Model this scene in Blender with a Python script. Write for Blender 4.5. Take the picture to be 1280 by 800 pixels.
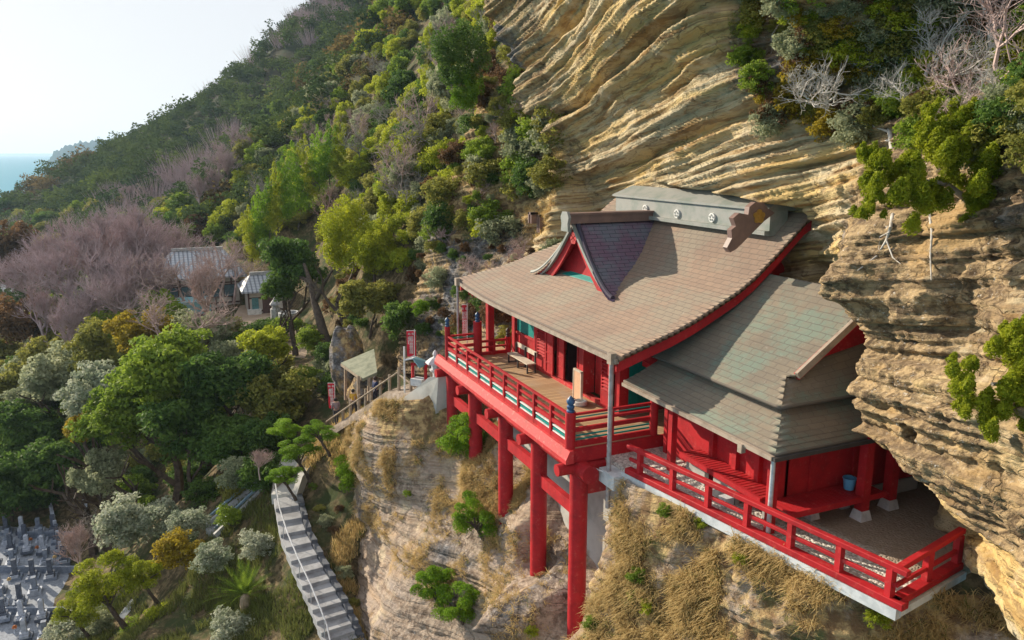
import bpy, math, random
import numpy as np
from mathutils import Vector, Matrix
random.seed(7); rng = np.random.default_rng(7)
D2R = math.radians
for o in list(bpy.data.objects): bpy.data.objects.remove(o)
sc = bpy.context.scene; col = sc.collection

# ------------------------------------------------------------------ camera
FPX, HZ = 980.0, -210.0
_az = math.atan2(440, math.hypot(FPX, HZ)); _th = math.atan2(-HZ, FPX)
HD = np.array([-math.cos(_az), math.sin(_az), 0.0]); CR = np.array([HD[1], -HD[0], 0.0])
CF = HD*math.cos(_th)+np.array([0, 0, -math.sin(_th)]); CU = np.cross(CR, CF)
cd = bpy.data.cameras.new('camera'); cam = bpy.data.objects.new('camera', cd); col.objects.link(cam)
cd.sensor_width = 36; cd.lens = 36*FPX/1280; cd.clip_start = .1; cd.clip_end = 30000
cam.matrix_world = Matrix([[CR[i], CU[i], -CF[i], 0] for i in range(3)]+[[0, 0, 0, 1]])
sc.camera = cam
# ------------------------------------------------------------------ light
SUN_EL, SUN_AZ = D2R(22), math.atan2(-.47, -.85)      # azimuth the light comes from
SD = np.array([math.cos(SUN_EL)*math.cos(SUN_AZ), math.cos(SUN_EL)*math.sin(SUN_AZ), math.sin(SUN_EL)])
w = bpy.data.worlds.new('World'); sc.world = w; w.use_nodes = True
nt = w.node_tree; bg = nt.nodes['Background']; sky = nt.nodes.new('ShaderNodeTexSky')
sky.sky_type = 'NISHITA'; sky.sun_disc = False; sky.sun_elevation = SUN_EL
sky.sun_rotation = math.atan2(SD[0], SD[1]); sky.air_density = 1.0; sky.dust_density = 1.6; sky.ozone_density = 1.5
# thin, even high cloud over the clear-sky gradient
_m = nt.nodes.new('ShaderNodeMix'); _m.data_type = 'RGBA'; _m.inputs[0].default_value = .93; _m.inputs[7].default_value = (4.3, 4.4, 4.6, 1)
nt.links.new(sky.outputs[0], _m.inputs[6]); nt.links.new(_m.outputs[2], bg.inputs[0]); bg.inputs[1].default_value = .12
sd = bpy.data.lights.new('sun', 'SUN'); sd.energy = 5.0; sd.angle = D2R(.5); sd.color = (1, .87, .68)
so = bpy.data.objects.new('sun', sd); col.objects.link(so)
so.rotation_euler = Vector(-SD).to_track_quat('-Z', 'Y').to_euler()
sc.view_settings.view_transform = 'Standard'; sc.view_settings.look = 'None'
sc.view_settings.gamma = 1; sc.view_settings.exposure = 0.68; sc.view_settings.use_curve_mapping = False
sc.render.engine = 'CYCLES'
sc.cycles.max_bounces = 5; sc.cycles.diffuse_bounces = 3; sc.cycles.glossy_bounces = 2; sc.cycles.transmission_bounces = 3; sc.cycles.volume_bounces = 0

# ------------------------------------------------------------------ helpers
def ray(px, py): return CF*FPX+CR*(px-640)+CU*(400-py)
def pY(px, py, y): r = ray(px, py); return r*y/r[1]
def pX(px, py, x): r = ray(px, py); return r*x/r[0]
def pZ(px, py, z): r = ray(px, py); return r*z/r[2]
def pD(px, py, d): return ray(px, py)*d/FPX

def tag(o, label=None, cat=None, group=None, kind=None):
    if label: o['label'] = label
    if cat: o['category'] = cat
    if group: o['group'] = group
    if kind: o['kind'] = kind
    return o
def empty(name, loc, label, cat, group=None, rz=0):
    o = bpy.data.objects.new(name, None); col.objects.link(o); o.location = Vector(loc); o.rotation_euler = (0, 0, rz)
    o.empty_display_size = .2
    return tag(o, label, cat, group)
def mesh_np(name, V, F, m=None, parent=None, smooth=False, uv=None, attrs=None, world=True):
    """V (n,3), F (m,k) arrays"""
    me = bpy.data.meshes.new(name)
    V = np.asarray(V, np.float32); F = np.asarray(F, np.int32); k = F.shape[1]
    me.vertices.add(len(V)); me.vertices.foreach_set('co', V.ravel())
    me.loops.add(F.size); me.loops.foreach_set('vertex_index', F.ravel())
    me.polygons.add(len(F)); me.polygons.foreach_set('loop_start', np.arange(0, F.size, k, dtype=np.int32))
    me.update(calc_edges=True); me.validate()
    if smooth: me.polygons.foreach_set('use_smooth', np.ones(len(me.polygons), bool))
    for an, (dom, typ, val) in (attrs or {}).items():
        a = me.attributes.new(an, typ, dom)
        if typ == 'FLOAT': a.data.foreach_set('value', np.asarray(val, np.float32))
        else: a.data.foreach_set('color', np.asarray(val, np.float32).ravel())
    if uv is not None:
        l = me.uv_layers.new(name='UVMap'); l.data.foreach_set('uv', np.asarray(uv, np.float32)[F.ravel()].ravel())
    if m: me.materials.append(m)
    o = bpy.data.objects.new(name, me); col.objects.link(o)
    if parent is not None:
        o.parent = parent
    return o
class MB:
    def __init__(s): s.v = []; s.f = []; s.n = 0
    def add(s, V, F):
        for p in V: s.v.append(tuple(p))
        for f in F: s.f.append(tuple(i+s.n for i in f))
        s.n = len(s.v); return s
    def box(s, x0, x1, y0, y1, z0, z1):
        V = [(x, y, z) for x in (x0, x1) for y in (y0, y1) for z in (z0, z1)]
        return s.add(V, [(0, 1, 3, 2), (4, 6, 7, 5), (0, 4, 5, 1), (2, 3, 7, 6), (0, 2, 6, 4), (1, 5, 7, 3)])
    def beam(s, a, b, wd, h, up=(0, 0, 1)):
        a = Vector(a); b = Vector(b); d = (b-a).normalized(); u = Vector(up); r = d.cross(u).normalized(); u = r.cross(d)
        V = [p+r*(i*wd/2)+u*(j*h/2) for p in (a, b) for i, j in ((-1, -1), (1, -1), (1, 1), (-1, 1))]
        return s.add(V, [(3, 2, 1, 0), (4, 5, 6, 7), (0, 1, 5, 4), (1, 2, 6, 5), (2, 3, 7, 6), (3, 0, 4, 7)])
    def tube(s, pts, rad, n=8, cap=True):
        pts = [Vector(p) for p in pts]
        if not hasattr(rad, '__len__'): rad = [rad]*len(pts)
        V = []; F = []
        for i, p in enumerate(pts):
            d = (pts[min(i+1, len(pts)-1)]-pts[max(i-1, 0)]).normalized()
            a = d.cross(Vector((0, 0, 1)) if abs(d.z) < .9 else Vector((1, 0, 0))).normalized(); b = d.cross(a)
            for k in range(n):
                t = 2*math.pi*k/n; V.append(p+(a*math.cos(t)+b*math.sin(t))*rad[i])
        for i in range(len(pts)-1):
            for k in range(n):
                F.append((i*n+k, i*n+(k+1) % n, (i+1)*n+(k+1) % n, (i+1)*n+k))
        if cap: F.append(tuple(range(n))[::-1]); F.append(tuple((len(pts)-1)*n+k for k in range(n)))
        return s.add(V, F)
    def lathe(s, c, prof, n=12):
        V = []; F = []
        for r, z in prof:
            for k in range(n):
                t = 2*math.pi*k/n; V.append((c[0]+r*math.cos(t), c[1]+r*math.sin(t), c[2]+z))
        for i in range(len(prof)-1):
            for k in range(n): F.append((i*n+k, i*n+(k+1) % n, (i+1)*n+(k+1) % n, (i+1)*n+k))
        F.append(tuple(range(n))[::-1]); F.append(tuple((len(prof)-1)*n+k for k in range(n)))
        return s.add(V, F)
    def prism(s, poly, off):
        """poly: 3D points, extruded by off"""
        n = len(poly); off = Vector(off); V = [Vector(p) for p in poly]+[Vector(p)+off for p in poly]
        F = [tuple(range(n))[::-1], tuple(range(n, 2*n))]+[(i, (i+1) % n, n+(i+1) % n, n+i) for i in range(n)]
        return s.add(V, F)
    def build(s, name, m, parent=None, smooth=False, bevel=0):
        me = bpy.data.meshes.new(name); me.from_pydata(s.v, [], s.f); me.update()
        me.materials.append(m)
        if smooth:
            me.polygons.foreach_set('use_smooth', [True]*len(me.polygons))
            try: me.set_sharp_from_angle(angle=D2R(40))
            except Exception: pass
        o = bpy.data.objects.new(name, me); col.objects.link(o)
        if bevel:
            b = o.modifiers.new('bevel', 'BEVEL'); b.width = bevel; b.segments = 1; b.limit_method = 'ANGLE'
        if parent is not None:
            o.parent = parent; o.matrix_parent_inverse = Matrix.Translation(parent.location).inverted() if parent.type == 'EMPTY' else Matrix()
        return o
def copy_tree(o, parent=None):
    c = o.copy(); col.objects.link(c)
    if parent is not None: c.parent = parent
    for ch in list(o.children): copy_tree(ch, c)
    return c

def vhash(i, j, k):
    h = (i.astype(np.int64)*374761393+j.astype(np.int64)*668265263+k.astype(np.int64)*2147483647) & 0xffffffff
    h = ((h ^ (h >> 13))*1274126177) & 0xffffffff
    h = (h ^ (h >> 16)) & 0xffff
    return h/65535.0
def vn(x, y, z, sharp=0):
    x = np.asarray(x, float); y = np.asarray(y, float)+0*x; z = np.asarray(z, float)+0*x
    xi = np.floor(x); yi = np.floor(y); zi = np.floor(z); a = x-xi; b = y-yi; c = z-zi
    a = a*a*(3-2*a); b = b*b*(3-2*b)
    if sharp: c = np.clip((c-.5)*sharp+.5, 0, 1)
    c = c*c*(3-2*c); r = 0
    for i in (0, 1):
        for j in (0, 1):
            for k in (0, 1):
                r = r+vhash(xi+i, yi+j, zi+k)*(a if i else 1-a)*(b if j else 1-b)*(c if k else 1-c)
    return r-.5
def fbm(x, y, z, o=4):
    r = 0; a = 1
    for i in range(o): r = r+a*vn(x+17.3*i, y+5.1*i, z+9.7*i); x = x*2.03; y = y*2.03; z = z*2.03; a *= .5
    return r
def rbf(P, v, Q, sm=.05, sc_=None):
    """linear-kernel scattered interpolation in 2D"""
    P = np.asarray(P, float); Q = np.asarray(Q, float); v = np.asarray(v, float)
    if sc_ is not None: P = P*sc_; Q = Q*sc_
    n = len(P); d = np.linalg.norm(P[:, None]-P[None], axis=2)
    A = np.zeros((n+1, n+1)); A[:n, :n] = -d-sm*np.eye(n)*-1; A[:n, n] = 1; A[n, :n] = 1
    s = np.linalg.solve(A, np.r_[v, 0]); out = np.empty(len(Q))
    for i in range(0, len(Q), 20000):
        q = Q[i:i+20000]; out[i:i+20000] = -np.linalg.norm(q[:, None]-P[None], axis=2)@s[:n]+s[n]
    return out
def sstep(a, b, x): t = np.clip((x-a)/(b-a), 0, 1); return t*t*(3-2*t)
def gridF(nu, nv):
    i = np.arange(nu*nv).reshape(nv, nu)
    return np.stack([i[:-1, :-1], i[:-1, 1:], i[1:, 1:], i[1:, :-1]], -1).reshape(-1, 4)

# ------------------------------------------------------------------ materials
def newmat(name):
    m = bpy.data.materials.new(name); m.use_nodes = True
    return m, m.node_tree, m.node_tree.nodes, m.node_tree.links, m.node_tree.nodes['Principled BSDF']
def mixc(nt, fac, a, b, mode='MIX'):
    n = nt.nodes.new('ShaderNodeMix'); n.data_type = 'RGBA'; n.blend_type = mode
    for s, v in ((n.inputs[0], fac), (n.inputs[6], a), (n.inputs[7], b)):
        if isinstance(v, bpy.types.NodeSocket): nt.links.new(v, s)
        elif isinstance(v, (int, float)): s.default_value = v
        else: s.default_value = (*v[:3], 1)
    return n.outputs[2]
def noise(nt, scale, detail=4, vec=None, rough=.6):
    n = nt.nodes.new('ShaderNodeTexNoise'); n.inputs['Scale'].default_value = scale; n.inputs['Detail'].default_value = detail; n.inputs['Roughness'].default_value = rough
    if vec is None:
        g = nt.nodes.new('ShaderNodeNewGeometry'); vec = g.outputs['Position']
    nt.links.new(vec, n.inputs['Vector']); return n.outputs[0]
def ramp(nt, src, a, b, lo=0., hi=1.):
    n = nt.nodes.new('ShaderNodeMapRange'); n.inputs[1].default_value = a; n.inputs[2].default_value = b; n.inputs[3].default_value = lo; n.inputs[4].default_value = hi
    n.interpolation_type = 'SMOOTHSTEP'; nt.links.new(src, n.inputs[0]); return n.outputs[0]
def mth(nt, op, a, b=None):
    n = nt.nodes.new('ShaderNodeMath'); n.operation = op
    for i, v in enumerate((a, b)):
        if v is None: continue
        if isinstance(v, bpy.types.NodeSocket): nt.links.new(v, n.inputs[i])
        else: n.inputs[i].default_value = v
    return n.outputs[0]
def bump(nt, h, bsdf, strength=.3, dist=.05):
    b = nt.nodes.new('ShaderNodeBump'); b.inputs['Strength'].default_value = strength; b.inputs['Distance'].default_value = dist
    nt.links.new(h, b.inputs['Height']); nt.links.new(b.outputs[0], bsdf.inputs['Normal'])
def simple(name, c, rough=.6, c2=None, scale=3, metal=0, bumps=0, bscale=20, spec=.4, edge=(.4, .65)):
    m, nt, N, L, B = newmat(name)
    B.inputs['Roughness'].default_value = rough; B.inputs['Metallic'].default_value = metal; B.inputs['Specular IOR Level'].default_value = spec
    c2 = c2 or tuple(x*.72 for x in c)
    L.new(mixc(nt, ramp(nt, noise(nt, scale, 6), *edge), c, c2), B.inputs['Base Color'])
    if bumps: bump(nt, noise(nt, bscale, 5), B, bumps, .02)
    return m
M = {}
def redmat(name, a, b, fade, k):
    m, nt, N, L, B = newmat(name)
    c = mixc(nt, ramp(nt, noise(nt, 1.3, 8, rough=.7), .4, .65), a, b)
    c = mixc(nt, mth(nt, 'MULTIPLY', ramp(nt, noise(nt, 6, 9, rough=.75), .54, .68), k), c, fade)
    c = mixc(nt, mth(nt, 'MULTIPLY', ramp(nt, noise(nt, 2.6, 9, rough=.8), .56, .72), .6), c, (.16, .02, .02))
    L.new(c, B.inputs['Base Color']); B.inputs['Roughness'].default_value = .6; B.inputs['Specular IOR Level'].default_value = .25
    bump(nt, noise(nt, 14, 6), B, .25, .01); return m
M['red'] = redmat('red paint', (.44, .016, .022), (.31, .012, .017), (.54, .12, .10), .45)
M['redold'] = redmat('worn red paint', (.56, .04, .045), (.40, .04, .04), (.62, .24, .20), .7)
M['teal'] = simple('teal paint', (.0, .23, .20), .5, (.0, .18, .16), 2)
M['blue'] = simple('blue finial paint', (.035, .10, .22), .4)
M['iron'] = simple('dark iron', (.05, .045, .045), .6)
M['white'] = simple('white paint', (.72, .72, .70), .6)
M['concrete'] = simple('weathered concrete', (.46, .45, .42), .9, (.30, .29, .27), .9, bumps=.35, bscale=9, edge=(.38, .7))
M['stone'] = simple('grey stone', (.42, .42, .42), .85, (.25, .26, .27), 4, bumps=.3, bscale=15)
M['stonelight'] = simple('pale stone', (.55, .56, .58), .8, (.40, .42, .45), 4, bumps=.3, bscale=15)
M['gold'] = simple('gold leaf', (.75, .5, .12), .3, metal=.8)
M['wood'] = simple('weathered wood', (.36, .28, .2), .8, (.24, .18, .13), 5)
M['woodlight'] = simple('pale bench wood', (.62, .55, .45), .7, (.5, .42, .33), 4)
M['signwood'] = simple('sign board wood', (.62, .38, .24), .6, (.55, .31, .19), 3)
M['pipe'] = simple('pipe metal', (.42, .38, .38), .5, (.30, .24, .24), 4, metal=.2)
M['rail'] = simple('galvanised rail', (.6, .6, .62), .4, (.45, .46, .48), 6, metal=.3)
M['bluerail'] = simple('blue grey rail', (.20, .30, .38), .6, (.14, .2, .26), 6)
M['dark'] = simple('dark interior', (.02, .012, .016), .9)
M['bucket'] = simple('blue plastic', (.10, .32, .55), .4, (.08, .28, .5), 3)
M['goldoff'] = simple('brass ornament', (.55, .33, .08), .4, metal=.5)

def deckmat():
    m, nt, N, L, B = newmat('deck boards')
    g = N.new('ShaderNodeNewGeometry'); sp = N.new('ShaderNodeSeparateXYZ'); L.new(g.outputs['Position'], sp.inputs[0])
    fx = mth(nt, 'MULTIPLY', sp.outputs[0], 1/.17); fr = mth(nt, 'FRACT', fx); fl = mth(nt, 'FLOOR', fx)
    wn = N.new('ShaderNodeTexWhiteNoise'); wn.noise_dimensions = '1D'; L.new(fl, wn.inputs['W'])
    c = mixc(nt, wn.outputs[0], (.50, .33, .18), (.36, .22, .11))
    c = mixc(nt, ramp(nt, noise(nt, 1.2, 5), .45, .7), c, (.42, .30, .2))
    gap = mth(nt, 'LESS_THAN', fr, .1); c = mixc(nt, gap, c, (.10, .06, .03))
    L.new(c, B.inputs['Base Color']); B.inputs['Roughness'].default_value = .7
    return m
M['deck'] = deckmat()

def roofmat(name, base, base2, patina, pat, bw=.42, bh=.24, lines=(.12, .10, .09), soft=.5):
    m, nt, N, L, B = newmat(name)
    uv = N.new('ShaderNodeUVMap'); br = N.new('ShaderNodeTexBrick')
    br.inputs['Scale'].default_value = 1; br.inputs['Brick Width'].default_value = bw; br.inputs['Row Height'].default_value = bh
    br.inputs['Mortar Size'].default_value = .012; br.inputs['Mortar Smooth'].default_value = .3
    br.inputs['Color1'].default_value = (.35, .35, .35, 1); br.inputs['Color2'].default_value = (.75, .75, .75, 1); br.inputs['Mortar'].default_value = (0, 0, 0, 1)
    L.new(uv.outputs[0], br.inputs['Vector'])
    c = mixc(nt, br.outputs[0], base, base2)
    c = mixc(nt, ramp(nt, noise(nt, .35, 6), .42, .66), c, base2)
    c = mixc(nt, mth(nt, 'MULTIPLY', ramp(nt, noise(nt, .55, 8, rough=.7), .45, .62), pat), c, patina)
    # pale scuffs and droppings
    c = mixc(nt, mth(nt, 'MULTIPLY', ramp(nt, noise(nt, 7, 8, rough=.8), .55, .75), .35), c, (.52, .49, .45))
    c = mixc(nt, mth(nt, 'MULTIPLY', br.outputs['Fac'], .75), c, lines)
    L.new(c, B.inputs['Base Color']); B.inputs['Roughness'].default_value = .75; B.inputs['Specular IOR Level'].default_value = .12
    inv = mth(nt, 'SUBTRACT', 1, br.outputs['Fac']); h = mth(nt, 'ADD', inv, mth(nt, 'MULTIPLY', noise(nt, 5, 4), .5))
    bump(nt, h, B, .6, .02)
    return m
M['roof'] = roofmat('copper shingle roof', (.31, .215, .155), (.22, .155, .12), (.23, .23, .18), .45)
M['roofg'] = roofmat('green copper shingle roof', (.25, .20, .145), (.17, .145, .115), (.13, .23, .19), .5, .5, .26)
M['purple'] = roofmat('shade-toned dormer copper', (.15, .12, .19), (.19, .12, .18), (.14, .26, .30), .4, .6, .2, (.02, .02, .03))  # shaded copy of the roof copper: slope's shade and sky sheen put into the colour
M['ridge'] = simple('ridge copper', (.27, .275, .26), .6, (.19, .22, .20), 1.5, bumps=.2)
M['ridgedark'] = simple('dark ridge copper', (.17, .11, .10), .5, (.22, .14, .12), 2)
M['fascia'] = simple('weathered gutter', (.36, .29, .23), .7, (.24, .19, .15), 3)
# ------------------------------------------------------------------ rock and ground
DIP, DIPY = .17, .0
def strata(nt, warp=.5):
    """bedding coordinate of the tilted sandstone"""
    N = nt.nodes; L = nt.links
    g = N.new('ShaderNodeNewGeometry'); sp = N.new('ShaderNodeSeparateXYZ'); L.new(g.outputs['Position'], sp.inputs[0])
    s = mth(nt, 'SUBTRACT', sp.outputs[2], mth(nt, 'MULTIPLY', sp.outputs[0], DIP)); s = mth(nt, 'SUBTRACT', s, mth(nt, 'MULTIPLY', sp.outputs[1], DIPY))
    s = mth(nt, 'ADD', s, mth(nt, 'MULTIPLY', noise(nt, .12, 2), warp*1.6)); s = mth(nt, 'ADD', s, mth(nt, 'MULTIPLY', noise(nt, 1.4, 3), .12))
    cx = N.new('ShaderNodeCombineXYZ'); L.new(s, cx.inputs[2]); L.new(mth(nt, 'MULTIPLY', sp.outputs[0], .05), cx.inputs[0])
    return s, cx.outputs[0]
def rockmat(name='sandstone cliff', a1=(.60, .43, .18), a2=(.50, .43, .29), a3=(.30, .18, .07), k1=(.08, .055, .035), k2=(.44, .32, .18), ln=1.0):
    m, nt, N, L, B = newmat(name)
    s, v = strata(nt)
    at = N.new('ShaderNodeVertexColor'); at.layer_name = 'zone'; spc = N.new('ShaderNodeSeparateColor'); L.new(at.outputs[0], spc.inputs[0])
    n1 = noise(nt, 1.1, 2, v); n2 = noise(nt, 3.5, 4, v); n3 = noise(nt, 11, 3, v)
    c = mixc(nt, ramp(nt, n1, .38, .62), a1, a2)
    c = mixc(nt, ramp(nt, n2, .5, .66), c, a3)
    c = mixc(nt, mth(nt, 'MULTIPLY', ramp(nt, n3, .52, .60), .65*ln), c, (.20, .125, .07)); n5 = noise(nt, 24, 2, v); c = mixc(nt, mth(nt, 'MULTIPLY', ramp(nt, n5, .56, .64), .55*ln), c, (.30, .19, .09))
    c = mixc(nt, mth(nt, 'MULTIPLY', ramp(nt, noise(nt, .9, 5), .5, .7), .7), c, (.62, .52, .36))
    # weathered crust
    wn = noise(nt, 3.2, 9, rough=.72)
    crust = mixc(nt, ramp(nt, wn, .36, .62), k1, k2)
    crust = mixc(nt, ramp(nt, noise(nt, 9, 8, rough=.75), .57, .68), crust, (.60, .57, .52))
    crust = mixc(nt, mth(nt, 'MULTIPLY', ramp(nt, noise(nt, .55, 6), .54, .66), .7), crust, (.44, .29, .13))
    crust = mixc(nt, mth(nt, 'MULTIPLY', ramp(nt, n2, .5, .6), .5*ln), crust, (.17, .12, .08))
    wfac = ramp(nt, mth(nt, 'ADD', spc.outputs[0], mth(nt, 'MULTIPLY', mth(nt, 'SUBTRACT', noise(nt, 1.3, 6), .5), .9)), .35, .65)
    c = mixc(nt, wfac, c, crust)
    # dark grey wet and lichen rock
    dk = mixc(nt, ramp(nt, noise(nt, 2.6, 9, rough=.7), .42, .68), (.085, .08, .08), (.33, .32, .33))
    dfac = ramp(nt, mth(nt, 'ADD', spc.outputs[2], mth(nt, 'MULTIPLY', mth(nt, 'SUBTRACT', noise(nt, .9, 6), .5), .9)), .35, .65)
    c = mixc(nt, dfac, c, dk)
    # soil, roots and dead grass
    so_ = mixc(nt, ramp(nt, noise(nt, 2.5, 8, rough=.7), .4, .62), (.17, .105, .055), (.48, .35, .17))
    so_ = mixc(nt, ramp(nt, noise(nt, .8, 6), .52, .68), so_, (.10, .11, .045))
    gfac = ramp(nt, mth(nt, 'ADD', spc.outputs[1], mth(nt, 'MULTIPLY', mth(nt, 'SUBTRACT', noise(nt, .7, 7, rough=.7), .5), 1.3)), .4, .6)
    c = mixc(nt, gfac, c, so_)
    # joints and cracks across the beds
    g2 = N.new('ShaderNodeNewGeometry'); mp = N.new('ShaderNodeMapping'); L.new(g2.outputs['Position'], mp.inputs[0]); mp.inputs['Scale'].default_value = (.75, .75, 1.5); mp.inputs['Rotation'].default_value = (0, -.2, 0)
    ad = N.new('ShaderNodeVectorMath'); ad.operation = 'ADD'; nz = N.new('ShaderNodeTexNoise'); nz.inputs['Scale'].default_value = 1.6; nz.inputs['Detail'].default_value = 5; L.new(g2.outputs['Position'], nz.inputs['Vector'])
    L.new(mp.outputs[0], ad.inputs[0]); L.new(nz.outputs['Color'], ad.inputs[1]); vo = N.new('ShaderNodeTexVoronoi'); vo.feature = 'DISTANCE_TO_EDGE'; vo.inputs['Scale'].default_value = 1; L.new(ad.outputs[0], vo.inputs['Vector'])
    crk = mth(nt, 'MULTIPLY', ramp(nt, vo.outputs['Distance'], .03, .0), mth(nt, 'MULTIPLY', ramp(nt, noise(nt, .8, 3), .45, .6), mth(nt, 'SUBTRACT', 1, mth(nt, 'MULTIPLY', gfac, .8))))
    c = mixc(nt, mth(nt, 'MULTIPLY', crk, .4), c, (.07, .05, .035))
    L.new(c, B.inputs['Base Color']); B.inputs['Roughness'].default_value = .92; B.inputs['Specular IOR Level'].default_value = .15
    h = mth(nt, 'ADD', mth(nt, 'MULTIPLY', n3, .8), mth(nt, 'ADD', noise(nt, 5, 10, rough=.65), mth(nt, 'MULTIPLY', n2, .8))); h = mth(nt, 'SUBTRACT', h, mth(nt, 'MULTIPLY', crk, .35))
    bump(nt, h, B, 1.0, .13)
    return m
M['rock'] = rockmat()
M['slope'] = rockmat('weathered slope rock', (.42, .31, .22), (.36, .30, .26), (.26, .18, .125), (.14, .10, .075), (.44, .35, .275), .4)
def soilmat(name, a, b, g, sc_=1.0):
    m, nt, N, L, B = newmat(name)
    c = mixc(nt, ramp(nt, noise(nt, 2.5*sc_, 8, rough=.7), .4, .62), a, b)
    c = mixc(nt, ramp(nt, noise(nt, .5*sc_, 6), .45, .62), c, g)
    L.new(c, B.inputs['Base Color']); B.inputs['Roughness'].default_value = .95; B.inputs['Specular IOR Level'].default_value = .1
    bump(nt, noise(nt, 4*sc_, 8, rough=.7), B, .8, .15)
    return m
M['soil'] = soilmat('hillside soil', (.07, .055, .03), (.20, .15, .085), (.05, .065, .025))
M['far'] = soilmat('forest floor', (.03, .035, .02), (.07, .06, .035), (.03, .045, .02), .1)
M['sand'] = soilmat('swept earth yard', (.42, .32, .24), (.50, .39, .29), (.36, .27, .20), .4)
M['path'] = soilmat('trodden path', (.24, .19, .15), (.36, .30, .25), (.16, .13, .10), 1)
def gravelmat():
    m, nt, N, L, B = newmat('pale gravel')
    v = N.new('ShaderNodeTexVoronoi'); v.inputs['Scale'].default_value = 16
    g = N.new('ShaderNodeNewGeometry'); L.new(g.outputs['Position'], v.inputs['Vector'])
    bw = N.new('ShaderNodeSeparateColor'); L.new(v.outputs['Color'], bw.inputs[0])
    c = mixc(nt, bw.outputs[0], (.30, .27, .24), (.74, .70, .64))
    y = N.new('ShaderNodeSeparateXYZ'); L.new(g.outputs['Position'], y.inputs[0])
    e = mth(nt, 'ADD', y.outputs[1], mth(nt, 'MULTIPLY', noise(nt, .8, 4), 1.5))
    c = mixc(nt, mth(nt, 'MULTIPLY', ramp(nt, e, 15.5, 16.3), .85), c, (.27, .20, .14))
    L.new(c, B.inputs['Base Color']); B.inputs['Roughness'].default_value = .9
    bump(nt, v.outputs['Distance'], B, 1, -.03)
    return m
M['gravel'] = gravelmat()

def _sl(px, py, y): p = pY(px, py, y); return p[2]-DIP*p[0]
SEAM = [_sl(760, 85, 16.4), _sl(880, 160, 17.5), _sl(930, 228, 18.2), _sl(690, 30, 16.2)]
def strat_disp(X, Yc, Z, k=1.0):
    s = Z-DIP*X-DIPY*Yc+.38*vn(X*.12, Z*.12, 3)+.07*vn(X*.9, Z*.9, 5)
    big = 1+.35*sstep(-16.5, -14.5, X)*(Z > -9.8)
    low = 1-.5*sstep(-16.5, -14.5, X)
    d = .50*vn(X*.04, 0, s*.75, 6)*low+.40*vn(X*.09+9, 1, s*1.9, 6)*big+.34*vn(X*.16+4, 2, s*4.3, 6)+.25*vn(X*.30, 3, s*9.0, 5)+.11*vn(X*.8, 3, s*18, 3)
    cut = 0
    for s0, wd, dp in ((SEAM[0], .16, .75), (SEAM[1], .13, .55), (SEAM[2], .10, .4), (SEAM[3], .3, .9)): cut = cut+dp*np.exp(-((s-s0)/wd)**2)*(.6+.8*vn(X*.4, 7, s0)*2*.5+.4)
    return k*cut*(X > -42)*(X < -16.5)-k*d
def sheet(name, P, x0, x1, nx, z0, z1, nz, extra, zone, mat_, ztop=None, k=1.0, rough=1.0, smooth=False):
    """cliff face y = F(x, z): P holds (x, z, y) control points"""
    P = np.array(P, float); u = np.linspace(x0, x1, nx); v = np.linspace(0, 1, nz); U, Vv = np.meshgrid(u, v)
    top = ztop(U) if ztop else z1+0*U
    Z = z0+(top-z0)*Vv
    Y = rbf(P[:, :2], P[:, 2], np.stack([U.ravel(), Z.ravel()], 1), .3).reshape(U.shape)
    Y = Y+k*strat_disp(U, Y, Z)*1.0+rough*(.45*fbm(U*.3, 7, Z*.35, 2)+.13*fbm(U*1.7, 3, Z*2.1, 4)+(.35*np.abs(vn(U*3.1, 5, Z*2.2))+.12*fbm(U*3, 1, Z*4, 3)+.28*np.abs(vn(U*.9+.4*vn(U, 1, Z), 5, Z*.5))+.5*np.clip(vn(U*.8, 2, Z*1.1)-.12, 0, 1))*(U > -16.5))
    Y = extra(U, Z, Y)
    V = np.stack([U, Y, Z], -1).reshape(-1, 3)
    zc = np.clip(np.stack([*zone(U, Z, Y), np.ones_like(U)], -1).reshape(-1, 4), 0, 1)
    o = mesh_np(name, V, gridF(nx, nz)[:, ::1], mat_, smooth=smooth, attrs={'zone': ('POINT', 'FLOAT_COLOR', zc)})
    return tag(o, kind='structure')
def cp(px, py, y): p = pY(px, py, y); return (p[0], p[2], p[1])

up = [cp(*a) for a in [
 (640,20,17),(660,120,17.6),(690,220,19.5),(705,290,20),(760,-60,14.5),(760,0,15.5),(760,120,17),(760,215,19.3),(760,245,20.3),(725,262,20.3),(780,222,19.7),(815,228,19.5),(740,190,19.0),(790,200,19.0),(705,262,20.0),(850,0,15),(850,100,17),(850,200,18.2),(850,240,18.6),
 (930,-60,13.5),(930,0,14.8),(940,100,16.6),(960,200,18),(990,248,17.9),(900,246,18.3),(945,250,18.0),
 (1040,230,17),(1030,290,19.3),(1020,330,19.5),(1040,330,18.5),(1010,365,14.0),(1060,330,14.4),(1110,300,15),(1060,262,16.6),(1080,216,16.8),(1150,260,15.8),(1220,300,15),(1280,300,14.2),(1340,300,13.5),
 (1150,350,14.3),(1240,350,15.0),(1240,395,15.6),(1120,405,15.4),(1095,405,16.4),(1200,430,14.4),
 (1070,432,14.9),(1062,490,14.9),(1070,540,15.1),(1140,595,14.4),(1140,500,14.2),(1200,500,13.6),(1280,500,13),(1340,500,12.5),(1280,600,13),(1200,600,13.7),(1340,620,12.5),
 (1160,640,17.6),(1200,680,16.3),(1240,700,15.0),(1280,720,14.0),(1185,618,15.8),(1250,655,14.2),(1215,725,15.9),(1230,150,16.5),(1150,150,17.5),(1100,100,19),(1200,60,19.5),(1280,0,20),(1030,120,18),(1000,50,17),(1100,0,21),(1280,150,15.5),(1280,210,15),(1200,210,15.8)]]
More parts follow.
